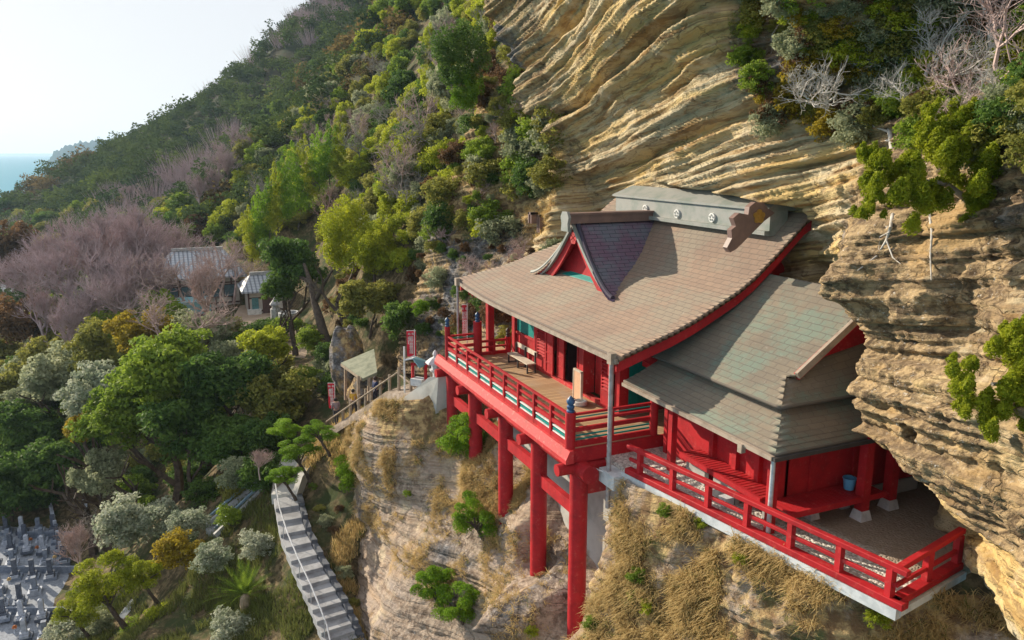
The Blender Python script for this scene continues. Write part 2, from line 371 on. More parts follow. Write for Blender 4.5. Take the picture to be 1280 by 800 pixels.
up += [(-13.2,-8.2,18.5),(-14.5,-8.2,20),(-12.5,-9.0,18.2),(-11.6,-8.6,17.3),(-10.8,-8.8,16.6),(-9.8,-8.8,15.4),(-8.6,-8.3,14.0),(-12,-9.7,17.8),(-11,-9.8,16.9),(-9.5,-9.8,15.6),(-7.5,-9.8,13.6),(-5,-8,12),(-5,-4,12),(-5,0,13),(-5,4,17),(-5,9,22),(-45,9,16),(-45,0,19)]
def extra_up(X, Z, Y):
    nx_ = .5*fbm(X*.5, 2, Z*.5, 3)
    # undercut where the temple roofs go into the rock
    a = sstep(.3, -.1, np.maximum((X+19.35+nx_*.3)*1.5, (Z+1.42+.055*(X+27)+.12*nx_)*2))
    a = a*np.where(Z > -5.0, sstep(-30.6, -28.6, X), 1)
    Y = np.where(X < -18.5, Y+(np.maximum(Y, np.where(Z > -5.0, 19.55, 20.9))-Y)*a, Y)
    b = sstep(.35, -.1, np.maximum((X+14.95+nx_*.7)*.9, Z+3.75+.25*nx_))*(X > -20)
    Y = Y+(np.maximum(Y, 20.4)-Y)*b
    # cave beside the annexe
    r = np.hypot(np.maximum(X+14.5, 0)/1.0, np.maximum(Z+9.2, 0)/(1.55))+.35*nx_
    c = sstep(1.12, .9, r)*(Z < -7.2)
    Y = Y+(np.maximum(Y, 20.5-.9*np.maximum(X+13, 0))-Y)*c*(X < -10.5)
    # small niches
    for (x, z, rx, rz, dp) in [(-11.15, -5.9, .22, .22, 1.4)]:
        Y = Y+dp*sstep(1.15, .85, np.hypot((X-x)/rx, (Z-z)/rz)+.3*nx_)
    # left end of the overhang turns back into the hill
    e = -40.6+(7-Z)*.36+.7*fbm(3, 1, Z*.6, 3)
    Y = Y+16*sstep(.0, -2.2, X-e)
    return Y
def zone_up(X, Z, Y):
    nn = fbm(X*.3, 4, Z*.3, 3)
    right = sstep(-17.4, -15.6, X+nn-.10*(Z+2)*0)*sstep(-8.4, -7.4, Z+nn*.6)
    top = sstep(2.4, 3.4, Z-.22*(X+15)+nn)*sstep(-23, -19, X)
    wth = np.clip((.78+.5*nn)*right+top, 0, 1); wth = np.maximum(wth, .5*sstep(-33, -36, X+nn))
    edge = sstep(-36.5, -38.5, X-(7-Z)*.36*.9+nn)
    gr = .9*sstep(3.0, 5.5, Z-.12*(X+10)+nn)*sstep(-21, -18, X)
    dk = .55*sstep(.12, .5, fbm(X*.25, 8, Z*.35, 3))*np.maximum(right, edge)+.6*top
    return wth, gr, dk
sheet('cliff', up, -43, -4, 620, -9.85, 11, 420, extra_up, zone_up, M['rock'], k=1.0, rough=.75)

YF = lambda x: 12.4+.2*(x+18.9)                   # terrace edge
lo = [(-21,-15.9,11.7),(-21,-14,12.9),(-21,-11,13.4),(-21,-18,10.6),(-24,-15.3,11.7),(-24,-13.5,12.7),(-24,-10.5,13.5),(-24,-17.5,10.5),(-27,-13.6,11.6),(-27,-11.9,12.6),(-27,-10,13.4),(-27,-16,10.2),
      (-30.4,-12.7,11.6),(-30.4,-11,12.7),(-30.4,-14.5,10.6),(-33.3,-12.3,11.5),(-33.3,-10.6,12.6)]
for x in (-19.3, -17.5, -15.5, -13.5, -11.7): lo += [(x, -9.95, YF(x)-.15), (x, -11.2, YF(x)-.7), (x, -13, YF(x)-1.6), (x, -16, YF(x)-3.2), (x, -22, YF(x)-6.5)]
lo += [(-10.2,-9.95,16.6),(-9.2,-11,15.4),(-8,-12.5,13.6),(-7,-10,14.2),(-5,-10,12.5),(-5,-16,11)]
lo += [cp(*a) for a in [(500,560,9.0),(560,600,10.1),(620,665,10.4),(470,505,9.0),(480,640,8.8),(440,625,8.2),(430,700,7.0),(500,725,8.0),(600,740,9.2),(660,790,9.9),(455,790,6.4),(560,795,7.7),(430,560,7.2),(460,525,8.3),(510,512,9.7),(545,560,10.5),(590,580,11.0)]]
lo = [(a, b_, c+(.45 if -34 < a < -20.5 else 0)) for a, b_, c in lo]
lo += [(-46,-18,7.5),(-46,-22,6),(-40,-26,4),(-30,-26,5),(-20,-26,7)]
def ztop_lo(X):
    return np.interp(X, [-46, -42, -40, -36.7, -34.4, -33.6, -10.5, -6], [-17.2, -15.1, -13.9, -12.1, -11.5, -9.86, -9.86, -9.86])
def extra_lo(X, Z, Y):
    # gully between the columns and the terrace slope
    Y = Y+.9*sstep(1.1, 0, np.abs(X+19.9))*sstep(-11, -12.5, Z)
    for cx_, zb_ in ((-21.0, -16.0), (-24.0, -15.3), (-27.05, -13.4), (-30.4, -12.7)):
        g = sstep(1.1, .45, np.abs(X-cx_))*sstep(zb_-.4, zb_+.3, Z); Y = Y+(np.maximum(Y, 12.15)-Y)*g
    return Y
def zone_lo(X, Z, Y):
    nn = fbm(X*.35, 4, Z*.35, 3)
    terr = sstep(-19.8, -19.0, X+nn*.4)
    ledge = sstep(-13.8, -12.2, Z-.28*(X+36)*0+nn*1.5)*sstep(-28.5, -30.5, X)
    gr = .56*terr+.66*ledge+.35*sstep(-15.5, -14, Z+nn*2)*(X < -26)
    wth = .5+.6*nn
    dk = .22+.5*nn*(X < -22)
    return wth, gr, dk
sheet('rock_slope', lo, -46, -6, 560, -27, -9.86, 330, extra_lo, zone_lo, M['slope'], ztop=ztop_lo, k=.38, rough=1.0)

mid = [cp(*a) for a in [(540,430,14.6),(600,420,14.8),(560,350,15.6),(620,350,16.2),(650,280,18.2),(660,240,19.5),(600,240,17.6),(690,300,20),(560,250,16.8),(520,400,14.2),(470,430,13.2),(470,470,12.6),(520,450,14.0),(600,180,19)]]
def zone_mid(X, Z, Y):
    nn = fbm(X*.4, 4, Z*.4, 3)
    yel = sstep(-41, -39, X+nn)*sstep(-6.5, -4.5, Z+nn)
    return .9-yel, .3+.5*sstep(-6, -2, Z+2*nn)-.6*yel, .45-yel+nn*.6
sheet('rock_outcrop', mid, -54, -32.5, 300, -14.5, 4, 260, lambda X, Z, Y: Y+3*sstep(-49, -54, X)+4.5*sstep(-37.2+.35*fbm(3, 1, Z, 2), -34.2, X+.5*fbm(X*.8, 2, Z*.9, 3))*sstep(-5.6, -4.4, Z), zone_mid, M['rock'], k=.8, rough=1.4)

# ---- terrain of the valley and the hills: z = T(x, y)
TP = [(*p[:2], p[2]) for p in [pD(*a) for a in [
 (430,800,34),(375,625,44),(420,535,46),(305,745,42),(265,710,43),(180,770,45),(330,800,37),(200,650,52),(330,600,47),
 (600,395,46),(640,330,46),(560,330,51),(500,370,53),(450,330,60),(395,412,63),(500,230,66),(600,215,56),(620,110,56),(540,120,84),(450,220,88),(350,270,98),(300,300,108),
 (560,30,105),(480,80,132),(420,135,135),(330,195,145),(250,250,150)]]]
TP += [(-44,7.4,-16.2),(-36.5,12,-12.2),(-41,9.2,-14.6),(-36.5,9,-14.5),(-40,5.2,-18.9),(-36,5.2,-20),(-31,5.2,-21.2),(-37,14,-11.8),(-47,9,-16.9),(-50,9,-17.3),(-40,-3,-24),(-47,-3,-25),(-36,-6,-25),(-30,-5,-25),(-30,3,-23)]
TP += [(-41,7.0,-18.9),(-38,7.0,-19.6),(-35,7.0,-20.4),(-32,7.0,-21.5),(-29.5,6.8,-22),(-38,8,-19.3),(-34,8,-20.6),(-30,8,-22)]
TP = [q for q in TP if q not in ((-36.5,9,-14.5),)]
TP += [(-53,-10,-30.2),(-67,-11,-30.2),(-60,-25,-30.4),(-45,-20,-30),(-75,-20,-30.5),(-57,-6,-28.5),(-62,-3,-27),(-60,3,-24),(-72,-4,-27),(-66,2,-22),(-64,7,-18),(-56,8,-17.6),(-56,3,-20),
 (-75,8,-17.3),(-85,10,-17.2),(-95,5,-17.2),(-66,9,-17.2),(-85,4,-17.4),(-78,3,-18.5),(-90,-5,-20),(-105,-2,-19),(-100,-15,-24),(-115,-10,-22),(-120,5,-17),(-90,-25,-29),(-110,-35,-30),(-150,-30,-29),(-140,-5,-22),(-160,-15,-24),
 (-60,13,-15),(-70,13,-15),(-82,15,-14.5),(-95,14,-14.5),(-110,14,-13),(-52,12.5,-14),(-30,30,12),(-60,30,16),(-100,45,26),(-150,50,36),(-150,10,-12)]
TPm = [(*p[:2], p[2]) for p in [pD(*a) for a in [(370,35,330),(270,112,330),(150,186,330),(100,216,330),(60,244,330),(0,276,330),(120,285,200),(250,215,245),(180,250,220),(0,330,190),(400,80,230),(480,40,215),(330,140,250),(60,300,210)]]]
TP += TPm+[(-200,-30,-28),(-190,0,-20),(-210,40,5),(-230,70,40),(-300,100,90),(-360,110,105),(-200,100,70),(-470,60,20),(-460,0,-20),(-460,-60,-50),(-460,-130,-62),(-380,-110,-62),(-300,-100,-60),(-230,-80,-45),(-180,-70,-38),(-250,-130,-62),(-480,130,60),(-100,-80,-45),(-100,-130,-60),(0,-130,-60),(0,-60,-40),(0,0,-30),(0,40,20),(-30,60,35),(-30,-60,-38)]
TPa = np.array(TP)
def T(x, y):
    x = np.atleast_1d(np.asarray(x, float)); y = np.atleast_1d(np.asarray(y, float))
    z = rbf(TPa[:, :2]*np.array([1, 1.25]), TPa[:, 2], np.stack([x.ravel(), 1.25*y.ravel()], 1), .2).reshape(x.shape)
    nr = sstep(-37.2, -34.2, x)*sstep(7.0, 8.2, y)           # keep clear of the temple rock
    z = z-14*nr
    z = z-9*sstep(-53, -49, x)*sstep(11.9, 13.6, y)*sstep(-33, -36, x)*0-9*sstep(-53, -49, x)*sstep(12.2, 13.8, y)*(x > -60)*(x < -30)
    flat = sstep(1.4, .4, np.hypot((x+78)/24, (y-8.2)/4.6)); z = z+(-17.25-z)*flat
    return z
def tmesh(name, xs, ys, mat_, nz):
    X, Y = np.meshgrid(xs, ys); Z = T(X, Y)+nz(X, Y)
    o = mesh_np(name, np.stack([X, Y, Z], -1).reshape(-1, 3), gridF(len(xs), len(ys))[:, ::-1], mat_, smooth=True,
        attrs={'zone': ('POINT', 'FLOAT_COLOR', np.stack([.8+0*X, .85+0*X, .5+0*X, 1+0*X], -1).reshape(-1, 4))})
    return tag(o, kind='structure')
tmesh('ground', np.arange(-132, 0, .6), np.arange(-60, 45, .6), M['soil'], lambda X, Y: .35*fbm(X*.3, Y*.3, 1, 4)*(np.abs(Y-8.2) > 4.5))
tmesh('mountain', np.r_[np.arange(-520, -125, 4.0), -118], np.arange(-140, 150, 4.0), M['far'], lambda X, Y: (9*fbm(X*.022, Y*.022, 1, 3)-7*np.abs(vn(X*.03+3, Y*.03, 2)))*sstep(-140, -185, X)-4*(X > -133))

# ---- sea and headland
def seamat():
    m, nt, N, L, B = newmat('sea water'); B.inputs['Base Color'].default_value = (.03, .22, .32, 1); B.inputs['Roughness'].default_value = .6; B.inputs['Specular IOR Level'].default_value = .05
    bump(nt, noise(nt, .12, 6), B, .5, 1.5); return m
M['sea'] = seamat()
SEA = -34
b = MB(); n = 60; V = []; F = []
V.append((0, 0, SEA))
for R_ in (900, 4000, 22000):
    for k in range(n): V.append((R_*math.cos(2*math.pi*k/n), R_*math.sin(2*math.pi*k/n), SEA))
for k in range(n):
    F.append((0, 1+k, 1+(k+1) % n))
    for r in (0, 1): F.append((1+r*n+k, 1+(r+1)*n+k, 1+(r+1)*n+(k+1) % n, 1+r*n+(k+1) % n))
b.add(V, F); tag(b.build('sea', M['sea']), kind='structure')
# headland far across the bay
cx = [(56, 200), (62, 196), (70, 188), (80, 183), (92, 179), (105, 176), (120, 174), (150, 172), (190, 165)]
D_ = 2700; pts = [pD(a, b_, D_) for a, b_ in cx]
nu, nv = 60, 24; xs = np.linspace(0, len(cx)-1, nu); C0 = np.array([[np.interp(x, range(len(cx)), [p[i] for p in pts]) for i in range(3)] for x in xs])
V = []
for j in range(nv):
    t = j/(nv-1)*2-1
    for i in range(nu):
        p = C0[i]; hgt = ((p[2]-SEA)+3*math.sin(i*1.7)+3*math.sin(i*.6))*min(1, i/9); q = p+p/np.linalg.norm(p)*t*420
        V.append((q[0], q[1], SEA-2+hgt*max(0, 1-abs(t)**1.6)+8*float(vn(i*.5, j*.7, 1))*(1-abs(t))))
tag(mesh_np('headland', V, gridF(nu, nv), simple('headland woods', (.012, .05, .055), .95, (.02, .07, .07), .01, spec=0), smooth=True), kind='structure')
# ------------------------------------------------------------------ main hall
PR = np.array([(12.2,-6.1),(12.8,-5.9),(13.39,-5.71),(14.19,-5.46),(15.0,-5.14),(15.66,-4.82),(16.64,-4.33),(17.31,-3.89),(18.15,-3.18),(18.7,-2.68),(19.29,-2.13),(19.6,-1.98),(20.3,-1.95),(21.0,-2.1)])
_cs = np.r_[0, np.cumsum(np.hypot(*np.diff(PR, axis=0).T))]
def roofsheet(name, m, parent, rows, thick=.14, under=None, step=0):
    """rows: list of lines of points (eave to ridge); u along line, v across; solid slab"""
    if step:                                        # overlapping courses
        r2 = []; vv = 0; vs = []
        for j, r in enumerate(rows):
            if j: vv += (Vector(r[len(r)//2])-Vector(rows[j-1][len(r)//2])).length
            if j: r2.append(r); vs.append(vv)
            if j < len(rows)-1: r2.append([(p[0], p[1]-.004, p[2]+step) for p in r]); vs.append(vv)
        rows = r2
    nv, nu = len(rows), len(rows[0]); V = [p for r in rows for p in r]; UV = []
    v = 0
    for j, r in enumerate(rows):
        if j: v += (Vector(r[nu//2])-Vector(rows[j-1][nu//2])).length
        for p in r: UV.append((p[0], v) if abs(r[0][0]-r[-1][0]) > abs(r[0][1]-r[-1][1]) else (p[1], v))
    n = nu*nv; V2 = [(p[0], p[1], p[2]-thick) for p in V]; F = gridF(nu, nv)
    g = np.arange(n).reshape(nv, nu); ring = np.r_[g[0, :], g[1:, -1], g[-1, -2::-1], g[-2:0:-1, 0]]
    S = np.stack([ring, ring+n, np.roll(ring, -1)+n, np.roll(ring, -1)], 1)
    FF = np.r_[F, F[:, ::-1]+n, S]
    o = mesh_np(name, V+V2, FF, m, smooth=False, uv=np.array(UV+UV))
    if under:
        o.data.materials.append(under); mi = np.zeros(len(o.data.polygons), np.int32); mi[len(F):2*len(F)] = 1
        o.data.polygons.foreach_set('material_index', mi)
    if parent is not None: o.parent = parent; o.matrix_parent_inverse = Matrix.Translation(parent.location).inverted()
    return o
hall = empty('temple_hall', (-27, 12, -9.3), 'red cliffside temple hall on tall columns under a sweeping copper shingle roof', 'temple hall')
def xl(y): return np.interp(y, [12.2, 15.7, 17, 19.3, 22], [-34.1, -33.4, -32.7, -32.0, -32])
rows = []
for s in np.linspace(0, _cs[-1], 44):
    y = np.interp(s, _cs, PR[:, 0]); z = np.interp(s, _cs, PR[:, 1]); a, b = float(xl(y)), -19.77
    r = []
    for t in np.linspace(0, 1, 60):
        x = a+(b-a)*t; lift = .34*max(0, 1-t*2.2)**2.4*max(0, 1-(y-12.2)/5)+.12*max(0, t*2-1)**3*0
        r.append((x, y, z+lift))
    rows.append(r)
roof = roofsheet('roof', M['roof'], hall, rows, .16, M['red'], .022)
# dark eave layers and gutter
g = MB()
for k in range(30):
    a, b = rows[0][k*2], rows[0][min(k*2+2, 59)]
    g.beam((a[0], a[1]-.03, a[2]-.13), (b[0], b[1]-.03, b[2]-.13), .12, .13)
g.build('gutter', M['fascia'], hall)
# bargeboards under the verges
def barge(xa, xb, dz0, dz1, name='bargeboard', m=None, left=False, y0=12.25, y1=20.2):
    b = MB(); ys = np.linspace(y0, y1, 34); P = []
    for y in ys:
        z = np.interp(y, PR[:, 0], PR[:, 1])+(.3*max(0, 1-(y-12.2)/5) if left else 0)
        P.append((y, z))
    for (ya, za), (yb, zb) in zip(P[:-1], P[1:]):
        o_ = (float(xl(ya))+34.1, float(xl(yb))+34.1) if left else (0, 0)
        V = [(xa+o_[0], ya, za-dz0), (xb+o_[0], ya, za-dz0), (xb+o_[0], ya, za-dz1), (xa+o_[0], ya, za-dz1), (xa+o_[1], yb, zb-dz0), (xb+o_[1], yb, zb-dz0), (xb+o_[1], yb, zb-dz1), (xa+o_[1], yb, zb-dz1)]
        b.add(V, [(0, 1, 2, 3), (7, 6, 5, 4), (0, 4, 5, 1), (1, 5, 6, 2), (2, 6, 7, 3), (3, 7, 4, 0)])
    return b.build(name, m or M['red'], hall)
barge(-20.0, -19.86, .165, .52); barge(-20.45, -20.3, .17, .75); barge(-33.95, -33.8, .17, .5, left=True)
b = MB(); poly = [(-21.3, y, float(np.interp(y, PR[:, 0], PR[:, 1]))-.2) for y in np.linspace(12.9, 20.5, 16)]
b.prism(poly+[(-21.3, 20.5, -6.9), (-21.3, 14.3, -6.9)], (.12, 0, 0)); b.build('gable_wall', M['red'], hall)
# rafters under the front eave
b = MB()
for x in np.arange(-33.2, -20.2, .42): b.beam((x, 12.4, -6.34), (x, 14.5, -5.62), .09, .12)
b.build('rafters', M['red'], hall)
b = MB(); b.box(-33.4, -20.6, 14.25, 14.5, -6.25, -5.85); b.box(-33.4, -20.6, 12.75, 12.9, -6.42, -6.22); b.build('eave_beam', M['red'], hall)
# facade
FY = 14.4; FL = -9.3; TOP = -5.9
def wbox(x0, x1, z0, z1, name, m='red', dy=0, th=.1, parent=hall, **k):
    return MB().box(x0, x1, FY-dy, FY-dy+th, z0, z1).build(name, M[m], parent, **k)
for x0, x1 in ((-32.55, -32.25), (-30.15, -29.7), (-23.32, -23.0)): wbox(x0, x1, FL, TOP, 'post', dy=.12, th=.3)
MB().box(-33.35, -33.05, 13.3, 13.6, FL-.3, -6.1).build('post', M['red'], hall)
wbox(-32.25, -30.15, FL, -8.15, 'wall_panel', 'red'); MB().box(-32.25, -30.15, FY-.08, FY+.12, -8.15, -8.05).build('sill', M['red'], hall)
tw = wbox(-32.25, -30.15, -8.05, -6.5, 'window_shutter', 'teal', dy=-.02); 
wbox(-32.25, -23.3, -6.5, TOP, 'lintel', 'red', dy=.03)
wbox(-29.7, -23.3, FL, FL+.16, 'threshold', 'redold', dy=.1, th=.2)
def louvre(x0, x1, yy, z0=-9.1, z1=-6.5, name='louvred_shutter'):
    f = MB(); f.box(x0, x0+.07, yy-.04, yy+.05, z0, z1); f.box(x1-.07, x1, yy-.04, yy+.05, z0, z1); f.box(x0, x1, yy-.035, yy+.045, z0, z0+.55); f.box(x0, x1, yy-.035, yy+.045, z1-.1, z1)
    f.box(x0+.07, x1-.07, yy+.08, yy+.1, z0, z1)
    z = z0+.62
    while z < z1-.12: f.add([(x0+.07, yy+.07, z+.04), (x1-.07, yy+.07, z+.04), (x1-.07, yy-.06, z-.04), (x0+.07, yy-.06, z-.04), (x0+.07, yy+.07, z+.06), (x1-.07, yy+.07, z+.06), (x1-.07, yy-.06, z-.02), (x0+.07, yy-.06, z-.02)], [(0, 1, 2, 3), (7, 6, 5, 4), (3, 2, 6, 7), (0, 4, 5, 1)]); z += .135
    f.build(name, M['red'], hall)
def panel(x0, x1, yy, z0=-9.1, z1=-6.5, name='door_panel', m='red'):
    f = MB(); f.box(x0, x1, yy, yy+.05, z0, z1)
    for xx in (x0, x1-.07): f.box(xx, xx+.07, yy-.03, yy, z0, z1)
    for zz in np.linspace(z0, z1-.06, 7): f.box(x0+.07, x1-.07, yy-.02, yy, zz, zz+.06)
    f.build(name, M[m], hall)
louvre(-29.66, -28.82, 14.22); panel(-28.8, -28.1, 14.2); panel(-27.95, -27.35, 14.32); panel(-26.0, -25.42, 14.2)
wbox(-25.38, -24.15, -9.12, -6.5, 'recessed_door', 'redold', dy=-.25); louvre(-24.12, -23.4, 14.2)
MB().box(-25.44, -25.4, 14.12, 14.62, -9.1, -6.5).build('door_jamb', M['redold'], hall)
# dark room seen through the open door
b = MB(); b.box(-27.35, -26.0, 17.6, 17.7, -9.3, -6); b.box(-27.45, -27.35, 14.5, 17.6, -9.3, -6); b.box(-26.0, -25.9, 14.75, 17.6, -9.3, -6); b.box(-27.35, -26.0, 14.5, 17.6, -6.1, -6.0)
b.build('interior_wall', M['dark'], hall)
MB().box(-27.35, -26.0, 14.5, 17.6, -9.32, -9.26).build('interior_floor', simple('red floor cloth', (.45, .05, .03), .8), hall)
b = MB(); b.box(-26.9, -26.3, 15.6, 16.1, -9.0, -8.8); b.build('offering_box_trim', M['goldoff'], hall)
# right side wall with teal vertical boards, left wall
MB().box(-23.2, -23.1, 14.5, 20.2, FL, -5.6).build('side_wall', M['red'], hall)
b = MB(); y = 14.72
while y < 16.6: b.box(-23.1, -23.03, y, y+.13, -9.0, -7.15); y += .155
b.build('teal_board_wall', M['teal'], hall)
MB().box(-23.1, -23.0, 14.55, 17, -7.15, -6.95).build('board_wall_head', M['red'], hall)
MB().box(-32.5, -32.4, 14.6, 20.2, FL, -5.6).build('side_wall', M['red'], hall)
b = MB(); b.box(-23.0, -20.95, 15.2, 15.4, -7.5, -7.25); b.box(-21.1, -20.9, 15.2, 15.4, -9.2, -6.2); b.build('tie_beam', M['red'], hall)
MB().box(-23.0, -21.1, 15.42, 15.46, -7.25, -6.5).build('plaster_panel', M['white'], hall)
# deck
MB().box(-33.3, -20.9, 11.26, 14.6, -9.42, FL).build('deck', M['deck'], hall)
MB().box(-23.1, -20.9, 14.6, 17.2, -9.42, FL).build('deck', M['deck'], hall)
MB().box(-36.6, -33.3, 12.6, 14.6, -9.5, -9.36).build('deck', M['deck'], hall)
b = MB(); b.prism([(-34.1, 11.26, -9.3), (-34.1, 11.12, -9.31), (-34.1, 10.98, -9.6), (-34.1, 10.98, -9.74), (-34.1, 11.26, -9.74)], (13.35, 0, 0)); b.build('deck_fascia', M['redold'], hall)
b = MB(); b.box(-20.9, -20.8, 11.12, 17.2, -9.74, -9.3); b.build('deck_fascia', M['red'], hall)
MB().box(-21.1, -21.0, 11.7, 17, -11.0, -9.75).build('skirt_wall', M['redold'], hall)
# substructure
colx = [-21.0, -24.0, -27.05, -30.4, -33.3]; colb = [-17.3, -16.6, -14.8, -13.6, -13.2]
for i, (x, zb) in enumerate(zip(colx, colb)):
    MB().tube([(x, 11.6, zb), (x, 11.6, -9.95)], [.305, .3], 24).build('column', M['red'], hall, smooth=True)
    MB().tube([(x, 10.78, -9.98), (x, 14.2, -9.98)], .2, 18).build('cross_beam', M['red'], hall, smooth=True)
    if i: MB().tube([(x, 13.05, zb+2.6), (x, 13.05, -10.1)], .24, 16).build('column', M['red'], hall, smooth=True)
MB().tube([(-34.2, 11.6, -10.0), (-20.25, 11.6, -10.0)], .29, 24).build('main_beam', M['red'], hall, smooth=True)
for x0, x1, z in [(-21.0, -24.0, -11.55), (-24.0, -27.05, -11.2), (-27.05, -30.4, -11.2), (-30.4, -33.3, -11.3)]:
    MB().box(x1+.25, x0-.25, 11.5, 11.7, z-.22, z+.22).build('tie_beam', M['red'], hall)
    MB().box(x1+.2, x0-.2, 11.62, 13.3, -10.2, -10.0).build('tie_beam', M['redold'], hall)
# balustrade
def finial(x, y, z, m='blue', s=1.0, name='finial', par=None):
    return MB().lathe((x, y, z), [(.13*s, 0), (.14*s, .05*s), (.09*s, .09*s), (.12*s, .13*s), (.13*s, .2*s), (.08*s, .24*s), (.13*s, .3*s), (.14*s, .38*s), (.09*s, .46*s), (.015*s, .54*s)], 12).build(name, M[m], par or hall, smooth=True)
def post(x, y, z0, z1, r=.13, m='blue', s=.85):
    p = MB().tube([(x, y, z0), (x, y, z1)], r, 14).build('railing_post', M['red'], hall, smooth=True)
    f = finial(x, y, z1, m, s); f.parent = p; f.matrix_parent_inverse = Matrix()
post(-21.05, 11.28, -9.75, -8.1, .17, s=1.0); post(-33.0, 11.28, -9.4, -7.75, .12, s=.8); post(-33.0, 12.75, -9.4, -7.65, .2); post(-33.0, 14.28, -9.35, -8.5, .14, 'iron', .8); post(-20.98, 14.4, -9.75, -8.0, .14)
bal = {}
for nm, x0, x1, zz, h, wd in [('handrail', -33, -21.05, -8.2, .07, .09), ('rail', -33, -21.05, -8.46, .08, .07), ('rail', -33, -21.05, -8.74, .13, .1), ('bottom_rail', -33, -21.05, -9.22, .16, .12)]:
    MB().box(x0, x1, 11.28-wd/2, 11.28+wd/2, zz-h/2, zz+h/2).build(nm, M['red'], hall)
b = MB()
for i in range(1, 9):
    x = -33+11.95*i/9; MB().box(x-.06, x+.06, 11.21, 11.35, -9.3, -8.26).build('baluster', M['red'], hall)
for i in range(9):
    x = -33+11.95*i/9; b.box(x+.12, x+11.95/9-.12, 11.25, 11.31, -8.93, -8.88); b.box(x+.12, x+11.95/9-.12, 11.25, 11.31, -9.13, -9.09)
b.build('white_slats', M['white'], hall)
b = MB()
for i in range(9): x = -33+11.95*i/9; b.box(x+.12, x+11.95/9-.12, 11.26, 11.3, -9.06, -8.98)
b.build('teal_slats', M['teal'], hall)
for x in (-21.05, -33.0):
    y1 = 14.35 if x > -30 else 12.7
    for nm, zz, h in [('handrail', -8.2, .07), ('rail', -8.44, .08), ('rail', -8.72, .14), ('bottom_rail', -9.22, .2)]:
        MB().box(x-.05, x+.05, 11.4, y1, zz-h/2, zz+h/2).build(nm, M['red'], hall)
    b = MB(); b.box(x-.02, x+.02, 11.4, y1, -8.95, -8.9); b.box(x-.02, x+.02, 11.4, y1, -9.08, -9.03); b.box(x-.03, x+.01, 11.4, y1, -8.33, -8.3); b.build('teal_slats', M['teal'], hall)
MB().box(-21.11, -20.99, 12.75, 12.87, -9.3, -8.2).build('baluster', M['red'], hall)
for zz, h in ((-8.62, .1), (-8.9, .08), (-9.2, .16)): MB().box(-33.05, -32.95, 12.9, 14.2, zz-h/2, zz+h/2).build('rail', M['red'], hall)
MB().box(-33.06, -32.94, 13.5, 13.62, -9.3, -8.6).build('baluster', M['red'], hall)
# downpipes
for x, y, z1, z0 in ((-20.02, 12.12, -6.25, -11.1), (-33.85, 12.1, -5.95, -9.4)):
    p = MB().tube([(x, y, z0), (x, y, z1)], .055 if x < -30 else .075, 10).build('downpipe', M['pipe'], hall, smooth=True)
    MB().box(x-.12, x+.12, y-.1, y+.1, z1-.1, z1+.25).build('hopper', M['fascia'], hall)
MB().tube([(-20.9, 11.5, -9.75), (-20.02, 12.12, -9.95)], .025, 6).build('bracket', M['rail'], hall)
# dormer gable
XA, ZA, HW, DH = -27.65, -2.72, 3.45, 2.52
def dz(t): return ZA-DH*(1-(1-t)**1.55)*.97-.03*t*DH
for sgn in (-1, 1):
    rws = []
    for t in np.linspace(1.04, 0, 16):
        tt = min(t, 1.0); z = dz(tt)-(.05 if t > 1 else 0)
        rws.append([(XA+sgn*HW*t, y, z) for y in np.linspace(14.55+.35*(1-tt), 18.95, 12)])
    roofsheet('dormer_roof', M['purple'] if sgn > 0 else M['roof'], hall, rws if sgn > 0 else [r[::-1] for r in rws], .12, M['red'], .03)  # right slope gets the shade-coloured copper, left slope the plain roof
def arc(s0, s1, off): return [(XA+sgn_*HW*t*s1, dz(t)-off) for sgn_, ts in ((-1, np.linspace(1, 0, 14)), (1, np.linspace(0, 1, 14)[1:])) for t in ts]
def arch(name, m, y, th, o0, o1, sc1):
    up_ = arc(0, 1, o0); dn = [(XA+(x-XA)*sc1, z-o1) for x, z in arc(0, 1, o0)]
    b = MB(); n = len(up_)
    V = [(x, yy, z) for yy in (y, y+th) for x, z in up_+dn]; F = []
    for i in range(n-1):
        F += [(i, i+1, n+i+1, n+i), (2*n+n+i, 2*n+n+i+1, 2*n+i+1, 2*n+i), (n+i, n+i+1, 3*n+i+1, 3*n+i), (i+1, i, 2*n+i, 2*n+i+1)]
    b.add(V, F); return b.build(name, m, hall)
arch('gable_edge', M['ridge'], 14.72, .12, .02, .14, .97); arch('gable_board', M['red'], 14.86, .1, .13, .42, .92)
b = MB(); pts_ = [(x, 15.35, z-.1) for x, z in arc(0, 1, .1)]; b.prism(pts_, (0, .1, 0)); b.build('gable_panel', M['red'], hall)
b = MB(); b.prism([(XA-1.6, 15.15, -5.04), (XA+1.6, 15.15, -5.04), (XA+1.2, 15.33, -4.9), (XA-1.2, 15.33, -4.9)], (0, .02, .02)); b.build('gable_apron', M['teal'], hall)
b = MB()
for k in range(6): a = k*math.pi/3; b.tube([(XA+.16*math.cos(a), 14.8, -3.35+.16*math.sin(a)), (XA+.16*math.cos(a), 14.86, -3.35+.16*math.sin(a))], .11, 8)
b.build('gable_pendant', M['redold'], hall)
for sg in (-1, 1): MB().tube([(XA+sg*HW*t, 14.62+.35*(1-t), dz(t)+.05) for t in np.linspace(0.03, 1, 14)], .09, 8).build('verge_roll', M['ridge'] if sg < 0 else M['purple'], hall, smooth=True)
b = MB(); b.box(XA-.2, XA+.2, 14.55, 19.0, ZA-.05, ZA+.28); b.box(XA-.28, XA+.28, 14.5, 19.0, ZA+.28, ZA+.36); b.build('dormer_ridge', M['ridgedark'], hall)
